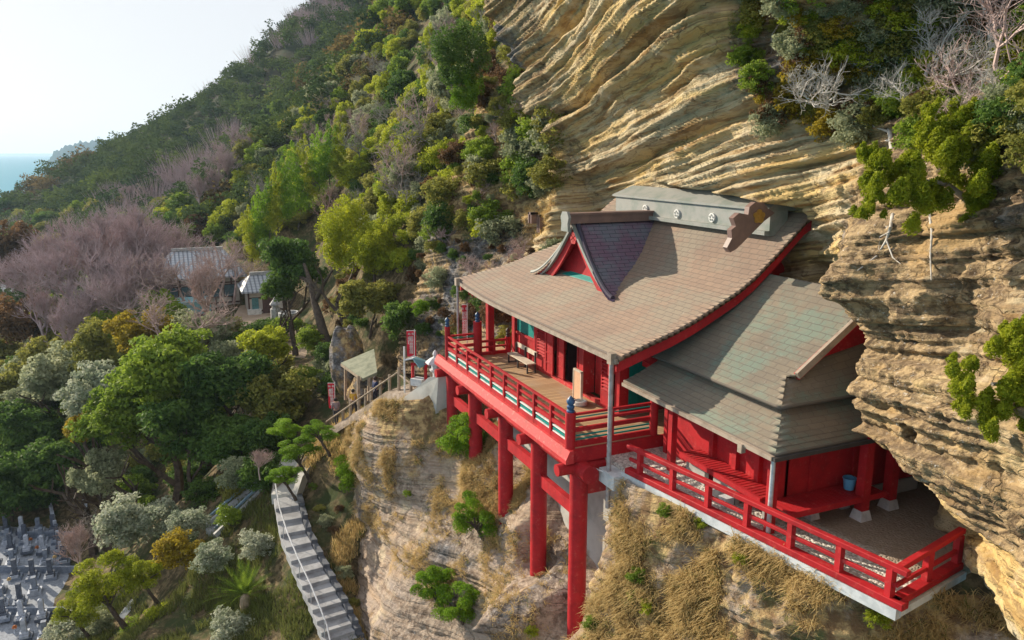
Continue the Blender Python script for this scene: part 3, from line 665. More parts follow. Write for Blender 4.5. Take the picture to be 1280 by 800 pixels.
b = MB(); b.prism([(XA-.3, 14.4, ZA-.35), (XA+.3, 14.4, ZA-.35), (XA+.26, 14.4, ZA-.05), (XA+.34, 14.4, ZA+.2), (XA+.2, 14.4, ZA+.42), (XA-.2, 14.4, ZA+.42), (XA-.34, 14.4, ZA+.2), (XA-.26, 14.4, ZA-.05)], (0, .12, 0)); b.build('ridge_end_tile', M['ridge'], hall)
# main ridge
b = MB(); b.box(-30.4, -20.55, 18.4, 19.15, -2.75, -1.92); b.build('main_ridge', M['ridge'], hall)
b = MB(); V = [(-30.55, 18.3, -1.92), (-20.55, 18.3, -1.92), (-20.55, 18.3, -1.84), (-30.55, 18.3, -1.84), (-30.2, 19.1, -1.45), (-20.7, 19.1, -1.45), (-30.55, 19.5, -1.92), (-20.55, 19.5, -1.92)]
b.add(V, [(0, 1, 2, 3), (3, 2, 5, 4), (4, 5, 7, 6), (0, 3, 4, 6), (1, 7, 5, 2), (0, 6, 7, 1)]); b.build('ridge_cap', M['ridge'], hall)
MB().box(-30.4, -20.55, 18.2, 18.42, -2.72, -2.58).build('ridge_base_course', M['ridge'], hall)
for px, py in ((806.5, 261), (846, 267), (890, 272)):
    p = pY(px, py, 18.36); b = MB(); b.tube([(p[0], 18.41, p[2]), (p[0], 18.33, p[2])], .17, 16); o = b.build('ridge_crest', M['white'], hall, smooth=True)
    b = MB()
    for k in range(5): a = k*2*math.pi/5+.3; b.tube([(p[0]+.09*math.cos(a), 18.33, p[2]+.09*math.sin(a)), (p[0]+.09*math.cos(a), 18.31, p[2]+.09*math.sin(a))], .04, 8)
    c_ = b.build('crest_petals', M['ridge'], hall); c_.parent = o; c_.matrix_parent_inverse = Matrix()
zz = [(572, 398), (600, 345), (596, 300), (622, 278), (606, 235), (640, 205), (690, 215), (697, 172), (730, 145), (775, 147), (800, 180), (838, 205), (780, 250), (700, 330), (625, 405), (590, 425)]
b = MB(); b.prism([tuple(pX(780+a/4.443, 220+c/4.443, -20.42)) for a, c in zz], (-.22, 0, 0)); ont = b.build('ridge_end_ornament', M['ridgedark'], hall)
p = pX(780+750/4.443, 220+225/4.443, -20.4); b = MB()
for k in range(5): a = k*2*math.pi/5+math.pi/2; b.tube([(-20.43, p[1]+.14*math.cos(a), p[2]+.14*math.sin(a)), (-20.37, p[1]+.14*math.cos(a), p[2]+.14*math.sin(a))], .1, 10)
b.tube([(-20.43, p[1], p[2]), (-20.35, p[1], p[2])], .07, 10)
c_ = b.build('gold_plum_crest', M['goldoff'], hall); c_.parent = ont; c_.matrix_parent_inverse = Matrix()

# ------------------------------------------------------------------ annexe
anx = empty('temple_annexe', (-17.5, 16, -9.7), 'low red side building under a two-tier green copper roof tucked beneath the rock', 'side hall')
def rs(name, rows_, step=.022): return roofsheet(name, M['roofg'], anx, rows_, .1, M['red'], step)
def lerp(a, b, t): return tuple(a[i]+(b[i]-a[i])*t for i in range(3))
def patch(name, A, B, C, Dd, nu=16, nv=8, sag=.06, step=.022):
    """A-B eave, D-C top"""
    r = []
    for j in range(nv):
        t = j/(nv-1); a = lerp(A, Dd, t); b = lerp(B, C, t); r.append([(lambda q: (q[0], q[1], q[2]-sag*4*t*(1-t)))(lerp(a, b, i/(nu-1))) for i in range(nu)])
    return rs(name, r, step)
patch('lower_roof', (-21.2, 13.3, -7.35), (-14.1, 13.3, -7.35), (-15.55, 14.8, -6.68), (-21.2, 14.8, -6.68), 24)
patch('lower_side_roof', (-14.1, 13.3, -7.35), (-14.1, 20.4, -7.35), (-15.55, 20.4, -6.68), (-15.55, 14.8, -6.68), 16, step=.055)
rws = []
for y in np.linspace(14.3, 18.0, 22):
    z = -6.54+.60*(y-14.3)+.028*(y-14.3)**2
    xr = -15.06-.95*(y-14.3) if y < 15.25 else -15.62
    rws.append([(-21.2+(xr+21.2)*t, y, z) for t in np.linspace(0, 1, 26)])
rws.append([(p[0], 19.5, rws[-1][0][2]-1.0) for p in rws[-1]])
rs('upper_roof', rws)
patch('upper_side_roof', (-15.06, 14.3, -6.54), (-15.06, 20.4, -6.54), (-16.15, 20.4, -4.95), (-16.15, 15.4, -5.88), step=.055)
b = MB(); b.prism([(-16.1, 15.2, -6.0), (-16.1, 15.5, -5.82), (-16.1, 18.0, -4.1), (-16.1, 20, -5.2), (-16.1, 20, -6.0)], (-.1, 0, 0)); b.build('gable_wall', M['red'], anx)
b = MB(); b.beam((-15.7, 15.35, -5.98), (-15.7, 17.95, -4.2), .1, .22); b.build('bargeboard', M['redold'], anx); MB().beam((-15.62, 15.3, -5.93), (-15.62, 17.98, -4.08), .1, .2).build('verge_trim', M['fascia'], anx)
MB().beam((-21.1, 13.24, -7.42), (-14.1, 13.24, -7.42), .12, .11).build('gutter', M['fascia'], anx); MB().beam((-14.04, 13.2, -7.42), (-14.04, 20, -7.42), .1, .1).build('gutter', M['iron'], anx)
b = MB(); p = pY(925, 560, 13.15); b.box(p[0]-.07, p[0]+.09, 13.12, 13.26, p[2]-.12, p[2]+.12); b.build('hopper', M['fascia'], anx)
b = MB(); b.box(-20.5, -15.0, 14.55, 14.65, -9.7, -7.12); b.build('front_wall', M['red'], anx)
for x in (-20.3, -17.95, -16.9, -15.95): MB().box(x-.09, x+.09, 14.4, 14.56, -9.7, -7.1).build('post', M['red'], anx)
b = MB(); b.box(-18.9, -17.0, 14.3, 14.36, -7.75, -7.6); b.build('tie_beam', M['red'], anx)
for x, y in ((-19.0, 13.75), (-14.55, 13.7)): MB().box(x-.1, x+.1, y-.1, y+.1, -9.7, -7.3).build('post', M['red'], anx)
MB().box(-15.1, -15.0, 14.1, 19.8, -9.3, -7.12).build('side_wall', M['red'], anx)
MB().box(-15.06, -14.94, 13.9, 19.6, -9.7, -9.3).build('foundation', M['concrete'], anx)
for y in (15.4, 17.0): MB().box(-14.99, -14.93, y-.06, y+.06, -9.3, -7.1).build('post', M['red'], anx)
# front bench with slats, side bench
b = MB(); x = -18.6
while x < -15.1: b.box(x, x+.11, 13.78, 14.5, -9.02, -8.96); x += .15
b.box(-18.6, -15.0, 13.74, 13.82, -9.1, -8.95); b.build('slatted_bench', M['red'], anx)
b = MB(); b.box(-18.5, -17.6, 13.95, 14.1, -9.7, -9.12); b.box(-17.2, -16.2, 13.95, 14.1, -9.7, -9.12); b.build('foundation', M['concrete'], anx)
b = MB(); y = 13.95
while y < 17.2: b.box(-14.94, -14.1, y, y+.13, -9.08, -9.02); y += .15
b.box(-14.16, -14.06, 13.9, 17.3, -9.16, -9.0); b.build('slatted_bench', M['red'], anx)
def pier(x, y, z1, s=.16, w_=.09):
    b = MB(); P_ = [(s, 0), (s*.72, .27)]; V = [(x+i*r*1, y+j*r, -9.7+z) for r, z in P_ for i, j in ((-1, -1), (1, -1), (1, 1), (-1, 1))]
    b.add(V, [(3, 2, 1, 0), (4, 5, 6, 7), (0, 1, 5, 4), (1, 2, 6, 5), (2, 3, 7, 6), (3, 0, 4, 7)]); b.build('pier_block', M['stonelight'], anx)
    MB().box(x-w_, x+w_, y-w_, y+w_, -9.43, z1).build('post', M['red'], anx)
for px, py in ((1012, 646), (1050, 632)): p = pZ(px, py, -9.7); pier(p[0]+.05, p[1], -9.1)
for px, py, zt in ((1075.6, 648, -7.2), (1110, 634, -7.2)): p = pZ(px, py, -9.7); pier(p[0], p[1], zt, .2, .13)
for px, py in ((886, 620), (902, 632)): p = pZ(px, py, -9.7); MB().box(p[0]-.15, p[0]+.15, p[1], p[1]+.3, -9.7, -9.45).build('pier_block', M['stonelight'], anx)
MB().tube([(-14.36, 13.5, -9.68), (-14.36, 13.5, -7.6), (-14.25, 13.35, -7.5)], .06, 10).build('downpipe', M['rail'], anx, smooth=True)

# ------------------------------------------------------------------ terrace
V = []; line = [(-20.95, 12.5), (-19.2, 12.5), (-10.83, 13.9), (-11.3, 16.7), (-11.8, 21), (-21, 21)]
b = MB(); b.prism([(x, y, -9.95) for x, y in line], (0, 0, .25)); tag(b.build('gravel_terrace', M['gravel']), kind='structure')
kerb = MB(); 
for (a, c) in (((-19.6, 12.42), (-10.7, 13.91)), ((-10.8, 13.95), (-11.3, 16.7))): kerb.beam((a[0], a[1], -9.86), (c[0], c[1], -9.86), .22, .26 if a[0] != -10.8 else .18)
kerb.box(-20.4, -19.5, 12.0, 12.9, -10.3, -9.85)
tag(kerb.build('concrete_kerb', simple('pale kerb concrete', (.62, .64, .66), .8, (.45, .48, .5), 3)), 'pale concrete kerb under the red terrace railing', 'kerb')
fen = empty('terrace_railing', (-19.2, 12.5, -9.7), 'red timber railing along the edge of the gravel terrace', 'railing')
A_, B_, C_ = (-19.35, 12.46), (-10.83, 13.9), (-11.38, 16.65)
def on(a, b, t, z): return (a[0]+(b[0]-a[0])*t, a[1]+(b[1]-a[1])*t, z)
for (a, c, e) in ((A_, B_, .03), (B_, C_, .0)):
    MB().beam(on(a, c, -.01, -8.85), on(a, c, 1+e, -8.85 if c == B_ else -8.75), .17, .13, ).build('handrail', M['red'], fen, bevel=.015)
    MB().beam(on(a, c, 0, -9.24), on(a, c, 1, -9.24), .08, .1).build('mid_rail', M['red'], fen, bevel=.01)
    MB().beam(on(a, c, -.01, -9.63), on(a, c, 1+e, -9.63), .26, .17).build('bottom_rail', M['red'], fen, bevel=.015)
for px, py in ((801, 557), (842, 578), (886.6, 598), (935.7, 620), (990.7, 645), (1051.6, 676)):
    t = (pY(px, py, 12.9)[0]); r_ = ray(px, 600); 
    # intersect the ray's vertical plane with the fence line
    dx, dy = B_[0]-A_[0], B_[1]-A_[1]; rr = ray(px, py); k = (A_[0]*rr[1]-A_[1]*rr[0])/(dy*rr[0]-dx*rr[1]); q = on(A_, B_, k, 0)
    MB().box(q[0]-.08, q[0]+.08, q[1]-.07, q[1]+.07, -9.55, -8.9).build('post', M['red'], fen)
for t, a, c in ((.985, A_, B_), (.47, B_, C_), (.96, B_, C_)):
    q = on(a, c, t, 0); MB().box(q[0]-.08, q[0]+.08, q[1]-.08, q[1]+.08, -9.55, -8.85).build('post', M['red'], fen)

# ------------------------------------------------------------------ retaining walls
b = MB(); b.prism([(-33.2, 12.75, -10.25), (-19.7, 12.75, -10.15), (-19.95, 12.75, -11.6), (-20.5, 12.75, -13.6), (-21.2, 12.55, -16.2), (-27, 12.7, -13.4), (-33.2, 12.75, -12.4)], (0, .35, 0))
tag(b.build('retaining_wall', M['concrete']), 'pale concrete retaining wall behind the red columns of the hall', 'retaining wall')
b = MB(); b.prism([(-36.7, 9.95, -12.2), (-35.6, 10.35, -11.4), (-34.4, 10.8, -10.45), (-33.75, 11.05, -10.3), (-33.75, 10.7, -14.2), (-35.4, 10.0, -14.6), (-36.7, 9.6, -14.6)], (.15, .5, 0))
tag(b.build('retaining_wall', M['concrete']), 'pale concrete wall below the stone lantern at the left end of the balcony', 'retaining wall')

# ------------------------------------------------------------------ things on the deck
bn = empty('bench', tuple(pZ(645, 455, FL)), 'pale wooden bench with a backrest on the temple balcony', 'bench')
a = pZ(633.8, 441, -8.86); c = pZ(657.5, 455.6, -8.86); y0, y1 = a[1], a[1]+.42; x0, x1 = a[0], c[0]
MB().box(x0, x1, y0, y1, -8.9, -8.85).build('seat', M['woodlight'], bn); MB().box(x0+.05, x1-.02, y1+.03, y1+.07, -8.58, -8.38).build('backrest', M['woodlight'], bn)
for x in (x0+.08, (x0+x1)/2, x1-.08):
    for y, zt in ((y0+.05, -8.9), (y1, -8.4)): MB().box(x-.03, x+.03, y-.03, y+.03, FL, zt).build('leg', M['iron'], bn)
    MB().box(x-.02, x+.02, y0+.05, y1, FL+.02, FL+.06).build('foot_rail', M['iron'], bn)
sb = empty('sign_board', (-25.2, 13.75, FL), 'tall plain wooden notice board standing by the open temple door', 'sign board')
MB().box(-25.5, -24.95, 13.78, 13.84, FL+.06, -8.13).build('board', M['signwood'], sb)
b = MB(); b.box(-25.54, -25.5, 13.76, 13.86, FL, -8.08); b.box(-24.95, -24.91, 13.76, 13.86, FL, -8.08); b.box(-25.54, -24.91, 13.76, 13.86, -8.13, -8.07); b.build('frame', M['woodlight'], sb)
b = MB(); p = pZ(725, 506, FL); b.lathe((p[0], p[1], FL), [(.2, 0), (.27, .02), (.27, .16), (.22, .18), (.22, .1), (.02, .09)], 16)
tag(b.build('basin', M['white'], smooth=True), 'small round white basin at the foot of the wooden notice board', 'basin')
p = pZ(1061, 611, -9.0); bk = empty('bucket', tuple(p), 'blue plastic bucket on the end of the red side bench', 'bucket')
MB().lathe(tuple(p), [(.13, 0), (.17, .3), (.185, .3), (.185, .33), (.165, .33), (.12, .05), (.01, .04)], 16).build('bucket_body', M['bucket'], bk, smooth=True)
b = MB(); pts_ = [(p[0]+.17*math.cos(t), p[1]+.03, p[2]+.31+.1*math.sin(t)) for t in np.linspace(0, math.pi, 9)]; b.tube(pts_, .008, 5); b.build('handle', M['iron'], bk)
# ------------------------------------------------------------------ surfaces to stand things on
SURF = {}
def reg(o, nu, nv):
    co = np.empty(len(o.data.vertices)*3, np.float32); o.data.vertices.foreach_get('co', co); SURF[o.name] = co.reshape(nv, nu, 3)
reg(bpy.data.objects['cliff'], 620, 420); reg(bpy.data.objects['rock_slope'], 560, 330); reg(bpy.data.objects['rock_outcrop'], 300, 260)
def _g(o):
    co = np.empty(len(o.data.vertices)*3, np.float32); o.data.vertices.foreach_get('co', co); co = co.reshape(-1, 3)
    xs = np.unique(co[:, 0]); ys = np.unique(co[:, 1]); return xs, ys, co[:, 2].reshape(len(ys), len(xs))
GR = [_g(bpy.data.objects['ground']), _g(bpy.data.objects['mountain'])]
def Tz(x, y):
    xs, ys, Z = GR[0] if x > -131.9 and x < -.6 and -59.9 < y < 44 else GR[1]
    i = min(max(np.searchsorted(xs, x)-1, 0), len(xs)-2); j = min(max(np.searchsorted(ys, y)-1, 0), len(ys)-2)
    a = (x-xs[i])/(xs[i+1]-xs[i]); b = (y-ys[j])/(ys[j+1]-ys[j])
    return float((Z[j, i]*(1-a)+Z[j, i+1]*a)*(1-b)+(Z[j+1, i]*(1-a)+Z[j+1, i+1]*a)*b)
def hitT(px, py, d0=24, d1=480):
    r = ray(px, py)/FPX; d = d0
    while d < d1:
        p = r*d
        if -515 < p[0] < -1 and -138 < p[1] < 145 and p[2] < Tz(p[0], p[1]): return p, d
        d *= 1.006
    return None
def hitF(px, py, name):
    G = SURF[name]; xs = G[0, :, 0]; r = ray(px, py)/FPX; d = 12.0
    while d < 70:
        p = r*d
        if xs[0] < p[0] < xs[-1]:
            i = np.searchsorted(xs, p[0])-1; zc = G[:, i, 2]
            if zc[0] < p[2] < zc[-1]:
                j = np.searchsorted(zc, p[2])-1
                if p[1] > G[j, i, 1]: return p, d
        d += .04
    return None
# ------------------------------------------------------------------ foliage
def leafmat(name, c1, c2, trans=.45, obj=.35, spec=.18):
    m, nt, N, L, B = newmat(name)
    at = N.new('ShaderNodeAttribute'); at.attribute_name = 'tint'; oi = N.new('ShaderNodeObjectInfo')
    f = mth(nt, 'ADD', mth(nt, 'MULTIPLY', at.outputs['Fac'], 1-obj), mth(nt, 'MULTIPLY', oi.outputs['Random'], obj))
    c = mixc(nt, f, c1, c2); L.new(c, B.inputs['Base Color']); B.inputs['Roughness'].default_value = .65; B.inputs['Specular IOR Level'].default_value = spec
    t = N.new('ShaderNodeBsdfTranslucent'); L.new(mixc(nt, .5, c, (.5, .5, .05), 'MULTIPLY'), t.inputs[0]); L.new(c, t.inputs[0])
    mx = N.new('ShaderNodeMixShader'); mx.inputs[0].default_value = trans; L.new(B.outputs[0], mx.inputs[1]); L.new(t.outputs[0], mx.inputs[2])
    L.new(mx.outputs[0], N['Material Output'].inputs[0]); return m
LM = dict(
 dark=leafmat('dark evergreen leaves', (.035, .09, .025), (.17, .27, .045)),
 green=leafmat('green leaves', (.075, .15, .02), (.34, .44, .05)),
 lime=leafmat('yellow green leaves', (.20, .27, .02), (.56, .58, .05)),
 olive=leafmat('olive leaves', (.13, .15, .035), (.40, .38, .08)),
 grey=leafmat('grey green leaves', (.15, .19, .10), (.46, .48, .30)),
 silver=leafmat('silvery leaves', (.14, .20, .10), (.68, .68, .55)),
 yellow=leafmat('yellow leaves', (.18, .15, .02), (.45, .34, .03)),
 juniper=leafmat('juniper foliage', (.12, .18, .01), (.48, .50, .03)),
 pine=leafmat('pine needles', (.06, .16, .01), (.30, .46, .03)),
 brown=leafmat('brown leaves', (.09, .05, .025), (.22, .13, .06)),
 blue=leafmat('distant evergreen leaves', (.004, .032, .036), (.19, .24, .05), .12, spec=0),  # wide tint range paints bluish shadow and sunlit crowns into the leaves
 dry=leafmat('dry grass', (.34, .23, .09), (.78, .60, .28), .35),
 grass=leafmat('green grass', (.08, .11, .03), (.25, .26, .07), .35))
TW = dict(purple=simple('purplish twigs', (.46, .355, .365), .9, (.32, .245, .245), 1, spec=.1), grey=simple('grey bark', (.34, .31, .28), .9, (.17, .15, .13), 4, bumps=.4), dark=simple('dark bark', (.10, .075, .055), .9, (.05, .035, .03), 4, bumps=.5),
 pale=simple('bleached branch', (.55, .52, .48), .85, (.38, .35, .31), 5), tan=simple('tan twigs', (.50, .38, .35), .85, (.34, .25, .23), 2, spec=.1))
def leaves(name, blobs, n, size, mat_, aspect=.55, up=.25, shell=.2, seed=1, fill=.25):
    r = np.random.default_rng(seed); B = np.asarray(blobs, float); ar = (B[:, 3]*B[:, 4]+B[:, 5]*B[:, 4]+B[:, 3]*B[:, 5]); idx = r.choice(len(B), n, p=ar/ar.sum())
    d = r.normal(size=(n, 3)); d[:, 2] += up; d /= np.linalg.norm(d, axis=1)[:, None]
    rad = 1-np.abs(r.normal(size=n))*shell; k = r.random(n) < fill; rad[k] = r.random(k.sum())**.5
    P = B[idx, :3]+d*B[idx, 3:6]*rad[:, None]
    nn = d*.7+r.normal(size=(n, 3))*.8+np.array([0, 0, .3]); nn /= np.linalg.norm(nn, axis=1)[:, None]
    a = np.cross(nn, r.normal(size=(n, 3))); a /= np.linalg.norm(a, axis=1)[:, None]; b = np.cross(nn, a)
    s = size*r.uniform(.6, 1.35, n)[:, None]; a = a*s*.5; b = b*s*.5*aspect
    V = np.stack([P-a, P+b*1.0, P+a, P-b], 1).reshape(-1, 3); F = np.arange(4*n).reshape(n, 4)
    bt = r.random(len(B)); t = np.clip(bt[idx]*.55+r.random(n)*.45, 0, 1)
    me = bpy.data.meshes.new(name); me.vertices.add(4*n); me.vertices.foreach_set('co', V.astype(np.float32).ravel())
    me.loops.add(4*n); me.loops.foreach_set('vertex_index', F.ravel().astype(np.int32)); me.polygons.add(n); me.polygons.foreach_set('loop_start', np.arange(0, 4*n, 4, dtype=np.int32))
    me.update(calc_edges=True); at = me.attributes.new('tint', 'FLOAT', 'FACE'); at.data.foreach_set('value', t.astype(np.float32)); me.materials.append(mat_)
    return me
def lobes(R, k=11, sub=7, rs=.42, ss=.2, seed=0, flat=1.0, base=-.35):
    r = np.random.default_rng(seed); out = []
    for i in range(k):
        v = r.normal(size=3); v[2] = v[2]*.8+.25; v /= np.linalg.norm(v)
        if v[2] < base: v[2] = base+.2*r.random()
        c = v*.58*r.uniform(.75, 1.1); q = rs*r.uniform(.7, 1.15)
        for j in range(sub):
            u = r.normal(size=3); u[2] += .35; u /= np.linalg.norm(u); p = c+u*q*r.uniform(.75, 1.0); s = ss*r.uniform(.7, 1.25); out.append((p[0]*R, p[1]*R, p[2]*R*flat, s*R, s*R, s*R*flat*.8))
        out.append((c[0]*R, c[1]*R, c[2]*R*flat, q*R*.75, q*R*.75, q*R*.7*flat))
    return out
def branches(name, seed, H=1.0, depth=5, spread=.55, m=None, r0=.03, kids=(3, 4), upb=.25, twig=0, lean=(0, 0), n=4, short=.72, rk=.6):
    r = random.Random(seed); mb = MB(); tw = []
    def go(p, d, L, rad, k):
        pts = [p]; q = Vector(p); dd = Vector(d)
        for i in range(3):
            dd = (dd+Vector((r.gauss(0, .14), r.gauss(0, .14), r.gauss(0, .1)+upb*.12))).normalized(); q = q+dd*L/3; pts.append(q.copy())
        mb.tube(pts, [rad, rad*.88, rad*.76, rad*.62], n if k > 2 else 3, cap=False)
        if k == 0:
            return
        for c in range(r.choice(kids)):
            t = r.choice((1, 2, 3, 3)); v = Vector((r.gauss(0, 1), r.gauss(0, 1), r.gauss(0, .6)+upb)).normalized()
            go(pts[t], (dd*(1-spread)+v*spread).normalized(), L*short*r.uniform(.8, 1.15), rad*rk, k-1)
    go(Vector((0, 0, 0)), Vector((lean[0], lean[1], 1)).normalized(), H*.33, r0*H, depth)
    me = bpy.data.meshes.new(name); me.from_pydata(mb.v, [], mb.f); me.update(); me.materials.append(m or TW['grey']); return me
# prototypes, unit radius or unit height
CR_ = [leaves('crown_leaves', lobes(1, 14, 8, rs=.38, ss=.17, seed=s, base=-.5), 7000, .105, LM['green'], seed=s) for s in (1, 2, 3)]
CRL = [leaves('crown_leaves', lobes(1, 15, 9, rs=.34, ss=.15, seed=s, flat=.85, base=-.6), 11000, .078, LM['green'], seed=s) for s in (4, 5)]
BUs_ = 0
BU = [leaves('bush_leaves', lobes(1, 13, 7, rs=.42, ss=.19, seed=s, flat=.85, base=-.9), 4600, .11, LM['green'], seed=s) for s in (11, 12, 13)]
TRK = [branches('trunk_limbs', s, 1, 3, .5, TW['dark'], .035, (2, 3), .3) for s in (1, 2)]
BARE = [branches('bare_branches', s, 1, 6, .5, TW['purple'], .022, (3, 4, 4), .45, short=.76, rk=.64) for s in (21, 22)]
BARE5 = [branches('bare_branches', s, 1, 5, .55, TW['grey'], .02, (3, 4), .3) for s in (24, 25)]
def place(me, loc, s, rz=0, m=None, name='crown', parent=None):
    o = bpy.data.objects.new(name, me); col.objects.link(o); o.scale = s if hasattr(s, '__len__') else (s, s, s)
    if parent is not None: o.parent = parent; o.location = Vector(loc)-parent.location
    else: o.location = Vector(loc)
    o.rotation_euler = (0, 0, rz)
    if m: o.material_slots[0].link = 'OBJECT'; o.material_slots[0].material = m
    return o
def tree(p, R, color, label, cat='tree', group=None, name='broadleaf_tree', protos=None, trunk=True, asp=1.0, ground=None, bark='dark'):
    """p: crown centre"""
    rz = random.uniform(0, 6.28); gz = Tz(p[0], p[1]) if ground is None else ground
    gz = min(gz, p[2]-.3*R)
    t = empty(name, (p[0], p[1], gz), label, cat, group)
    place(random.choice(protos or CR_), p, (R, R, R*asp), rz, LM[color], 'crown', t)
    if trunk:
        h = max(p[2]-gz+R*.55, .5); place(random.choice(TRK), (p[0], p[1], gz), (max(h, R*.9)*.9, max(h, R*.9)*.9, h), rz, TW[bark], 'trunk', t)
    return t
FILLED = []
def fill(poly, n, rr, cols, label, cat, group, name, protos=None, gap=1.3, hfac=1.0, asp=(.8, 1.1), dmin=40, dmax=480, seed=5, trunk=True, skip=None):
    """stand plants on the visible ground inside a patch of hillside"""
    r = random.Random(seed); xs = [q[0] for q in poly]; ys = [q[1] for q in poly]; cnt = 0
    def inside(x, y):
        c = False
        for i in range(len(poly)):
            (a, b), (e, f) = poly[i], poly[i-1]
            if (b > y) != (f > y) and x < (e-a)*(y-b)/(f-b)+a: c = not c
        return c
    for _ in range(n*6):
        if cnt >= n: break
        x = r.uniform(min(xs), max(xs)); y = r.uniform(min(ys), max(ys))
        if not inside(x, y): continue
        h = hitT(x, y)
        if h is None or not dmin < h[1] < dmax: continue
        p = h[0]; R = r.uniform(*rr)
        if any((p[0]-q[0])**2+(p[1]-q[1])**2 < (gap*(R+q[2])*.5)**2 for q in FILLED): continue
        FILLED.append((p[0], p[1], R)); cnt += 1; c = r.choice(cols); lb = label[c] if isinstance(label, dict) else label
        random.seed(int(x*100+y)); tree((p[0], p[1], p[2]+R*hfac), R, c, lb, cat, (group+' ('+c+')') if isinstance(label, dict) else group, name, protos, trunk, r.uniform(*asp))
    return cnt
# ------------------------------------------------------------------ vegetation
# --- far wooded mountain: one mass of crowns
def forest(name, label, pts, cols, seed, nleaf=420, size=.105):
    base = [leaves('tmp', lobes(1, 9, 4, rs=.5, ss=.26, seed=s), nleaf, size*1.6, cols, aspect=.8, seed=s, fill=.1) for s in range(6)]
    BV = []
    for b in base: co = np.empty(len(b.vertices)*3, np.float32); b.vertices.foreach_get('co', co); BV.append(co.reshape(-1, 3))
    V = []; t = []; r = np.random.default_rng(seed)
    for (x, y, z, R) in pts:
        k = r.integers(6); a = r.random()*6.28; c, s = math.cos(a), math.sin(a); q = BV[k]*R
        q = np.stack([q[:, 0]*c-q[:, 1]*s, q[:, 0]*s+q[:, 1]*c, q[:, 2]*.85], 1)+[x, y, z]; V.append(q); t.append(np.clip(r.beta(1.1, 1.6)*.8+.2*r.random(len(q)//4), 0, 1))
    V = np.concatenate(V); F = np.arange(len(V)).reshape(-1, 4)
    return tag(mesh_np(name, V, F, cols, attrs={'tint': ('FACE', 'FLOAT', np.concatenate(t))}), label, 'forest', None, 'stuff')
r_ = np.random.default_rng(3); pts = {0: [], 1: [], 2: []}; cell = {}
for _ in range(30000):
    x = r_.uniform(-500, -132); y = r_.uniform(-120, 125); R = r_.uniform(2.6, 6.2)*(1.0 if x < -200 else .8)
    kx, ky = int(x//5), int(y//5)
    if any((x-q[0])**2+(y-q[1])**2 < (.76*(R+q[2])*.72)**2 for i in (-1, 0, 1) for j in (-1, 0, 1) for q in cell.get((kx+i, ky+j), [])): continue
    z = Tz(x, y); p = np.array([x, y, z+R]); d = p@CF
    if d < 0: continue
    px = 640+FPX*(p@CR)/d; py = 400-FPX*(p@CU)/d
    if not (-60 < px < 760 and -60 < py < 480): continue
    cell.setdefault((kx, ky), []).append((x, y, R)); n_ = float(vn(x*.02, y*.02, 3))+.25*r_.normal()*.5
    pts[1 if n_ > .36 else (2 if n_ < -.26 else 0)].append((x, y, z+R*.6, R))
print('forest', [len(v) for v in pts.values()])
forest('mountain_forest', 'dark evergreen forest covering the far mountain down to the sea', pts[0], LM['blue'], 1)
forest('mountain_forest', 'olive brown patches of woodland on the far mountain', pts[2], leafmat('far olive leaves', (.07, .06, .03), (.24, .17, .06), spec=0), 2)
def farbare():
    V = []; F = []; r = np.random.default_rng(9)
    for x, y, z, R in pts[1]:
        n = 200; a = r.normal(size=(n, 3))*[.35, .35, .15]; d = np.stack([a[:, 0], a[:, 1], .9+.4*r.random(n)], 1); d /= np.linalg.norm(d, axis=1)[:, None]
        s = np.array([x, y, z-R*.6])+a*R*np.array([1, 1, .5]); e = s+d*R*r.uniform(.5, 1.5, n)[:, None]; w_ = np.cross(d, r.normal(size=(n, 3))); w_ /= np.linalg.norm(w_, axis=1)[:, None]; w_ *= .07
        V.append(np.stack([s-w_, s+w_, e+w_*.3, e-w_*.3], 1).reshape(-1, 3))
    V = np.concatenate(V); tag(mesh_np('bare_woodland', V, np.arange(len(V)).reshape(-1, 4), TW['purple']), 'leafless purplish grey woodland patches on the far mountain', 'woodland', None, 'stuff')
farbare()

# --- single trees we can tell apart
def key(px, py, d, R, color, label, cat='tree', **k):
    p = pD(px, py, d); FILLED.append((p[0], p[1], R)); random.seed(int(px*7+py)); return tree(p, R, color, label, cat, **k)
key(205, 465, 55, 4.3, 'green', 'broad rounded green tree, tallest of the clump left of the stairs', protos=CRL)
key(285, 478, 54, 3.9, 'dark', 'dark green evergreen crown on the right of the big clump, beside the yellow-green tree', protos=CRL)
key(150, 520, 55, 3.6, 'green', 'mid green tree on the lower left of the big clump above the cemetery', protos=CRL)
key(235, 545, 52, 4.0, 'dark', 'dark glossy tree at the bottom middle of the big clump above the grey steps', protos=CRL)
key(300, 555, 51, 3.0, 'dark', 'dark bushy tree just above the blue-railed lower steps', protos=CRL)
key(118, 490, 57, 3.0, 'silver', 'pale silvery tree behind the left edge of the green clump', protos=CRL)
key(98, 535, 56, 1.6, 'yellow', 'small golden yellow leafed tree at the left edge of the green clump')
key(122, 595, 54, 2.0, 'grey', 'grey green shrubby tree over the top of the cemetery wall')
key(325, 435, 58, 2.7, 'lime', 'feathery yellow-green tree in front of the swept yard', protos=CRL)
key(330, 545, 50, 2.4, 'dark', 'dark leafy tree directly left of the garden pines', protos=CRL)
key(345, 500, 53, 2.8, 'olive', 'loose olive green tree between the big clump and the footpath')
key(175, 415, 68, 3.0, 'yellow', 'yellowish tree with bare twigs below the purple bare trees')
key(255, 415, 70, 2.8, 'grey', 'greyish olive tree in front of the tiled lodge')
key(60, 470, 72, 3.6, 'grey', 'grey leafed tree at the left edge above the dark hollow')
key(130, 440, 72, 3.4, 'olive', 'olive brown tree left of the yellowish tree')
key(30, 400, 92, 4.5, 'brown', 'brown leafed tree at the left edge below the white roof')
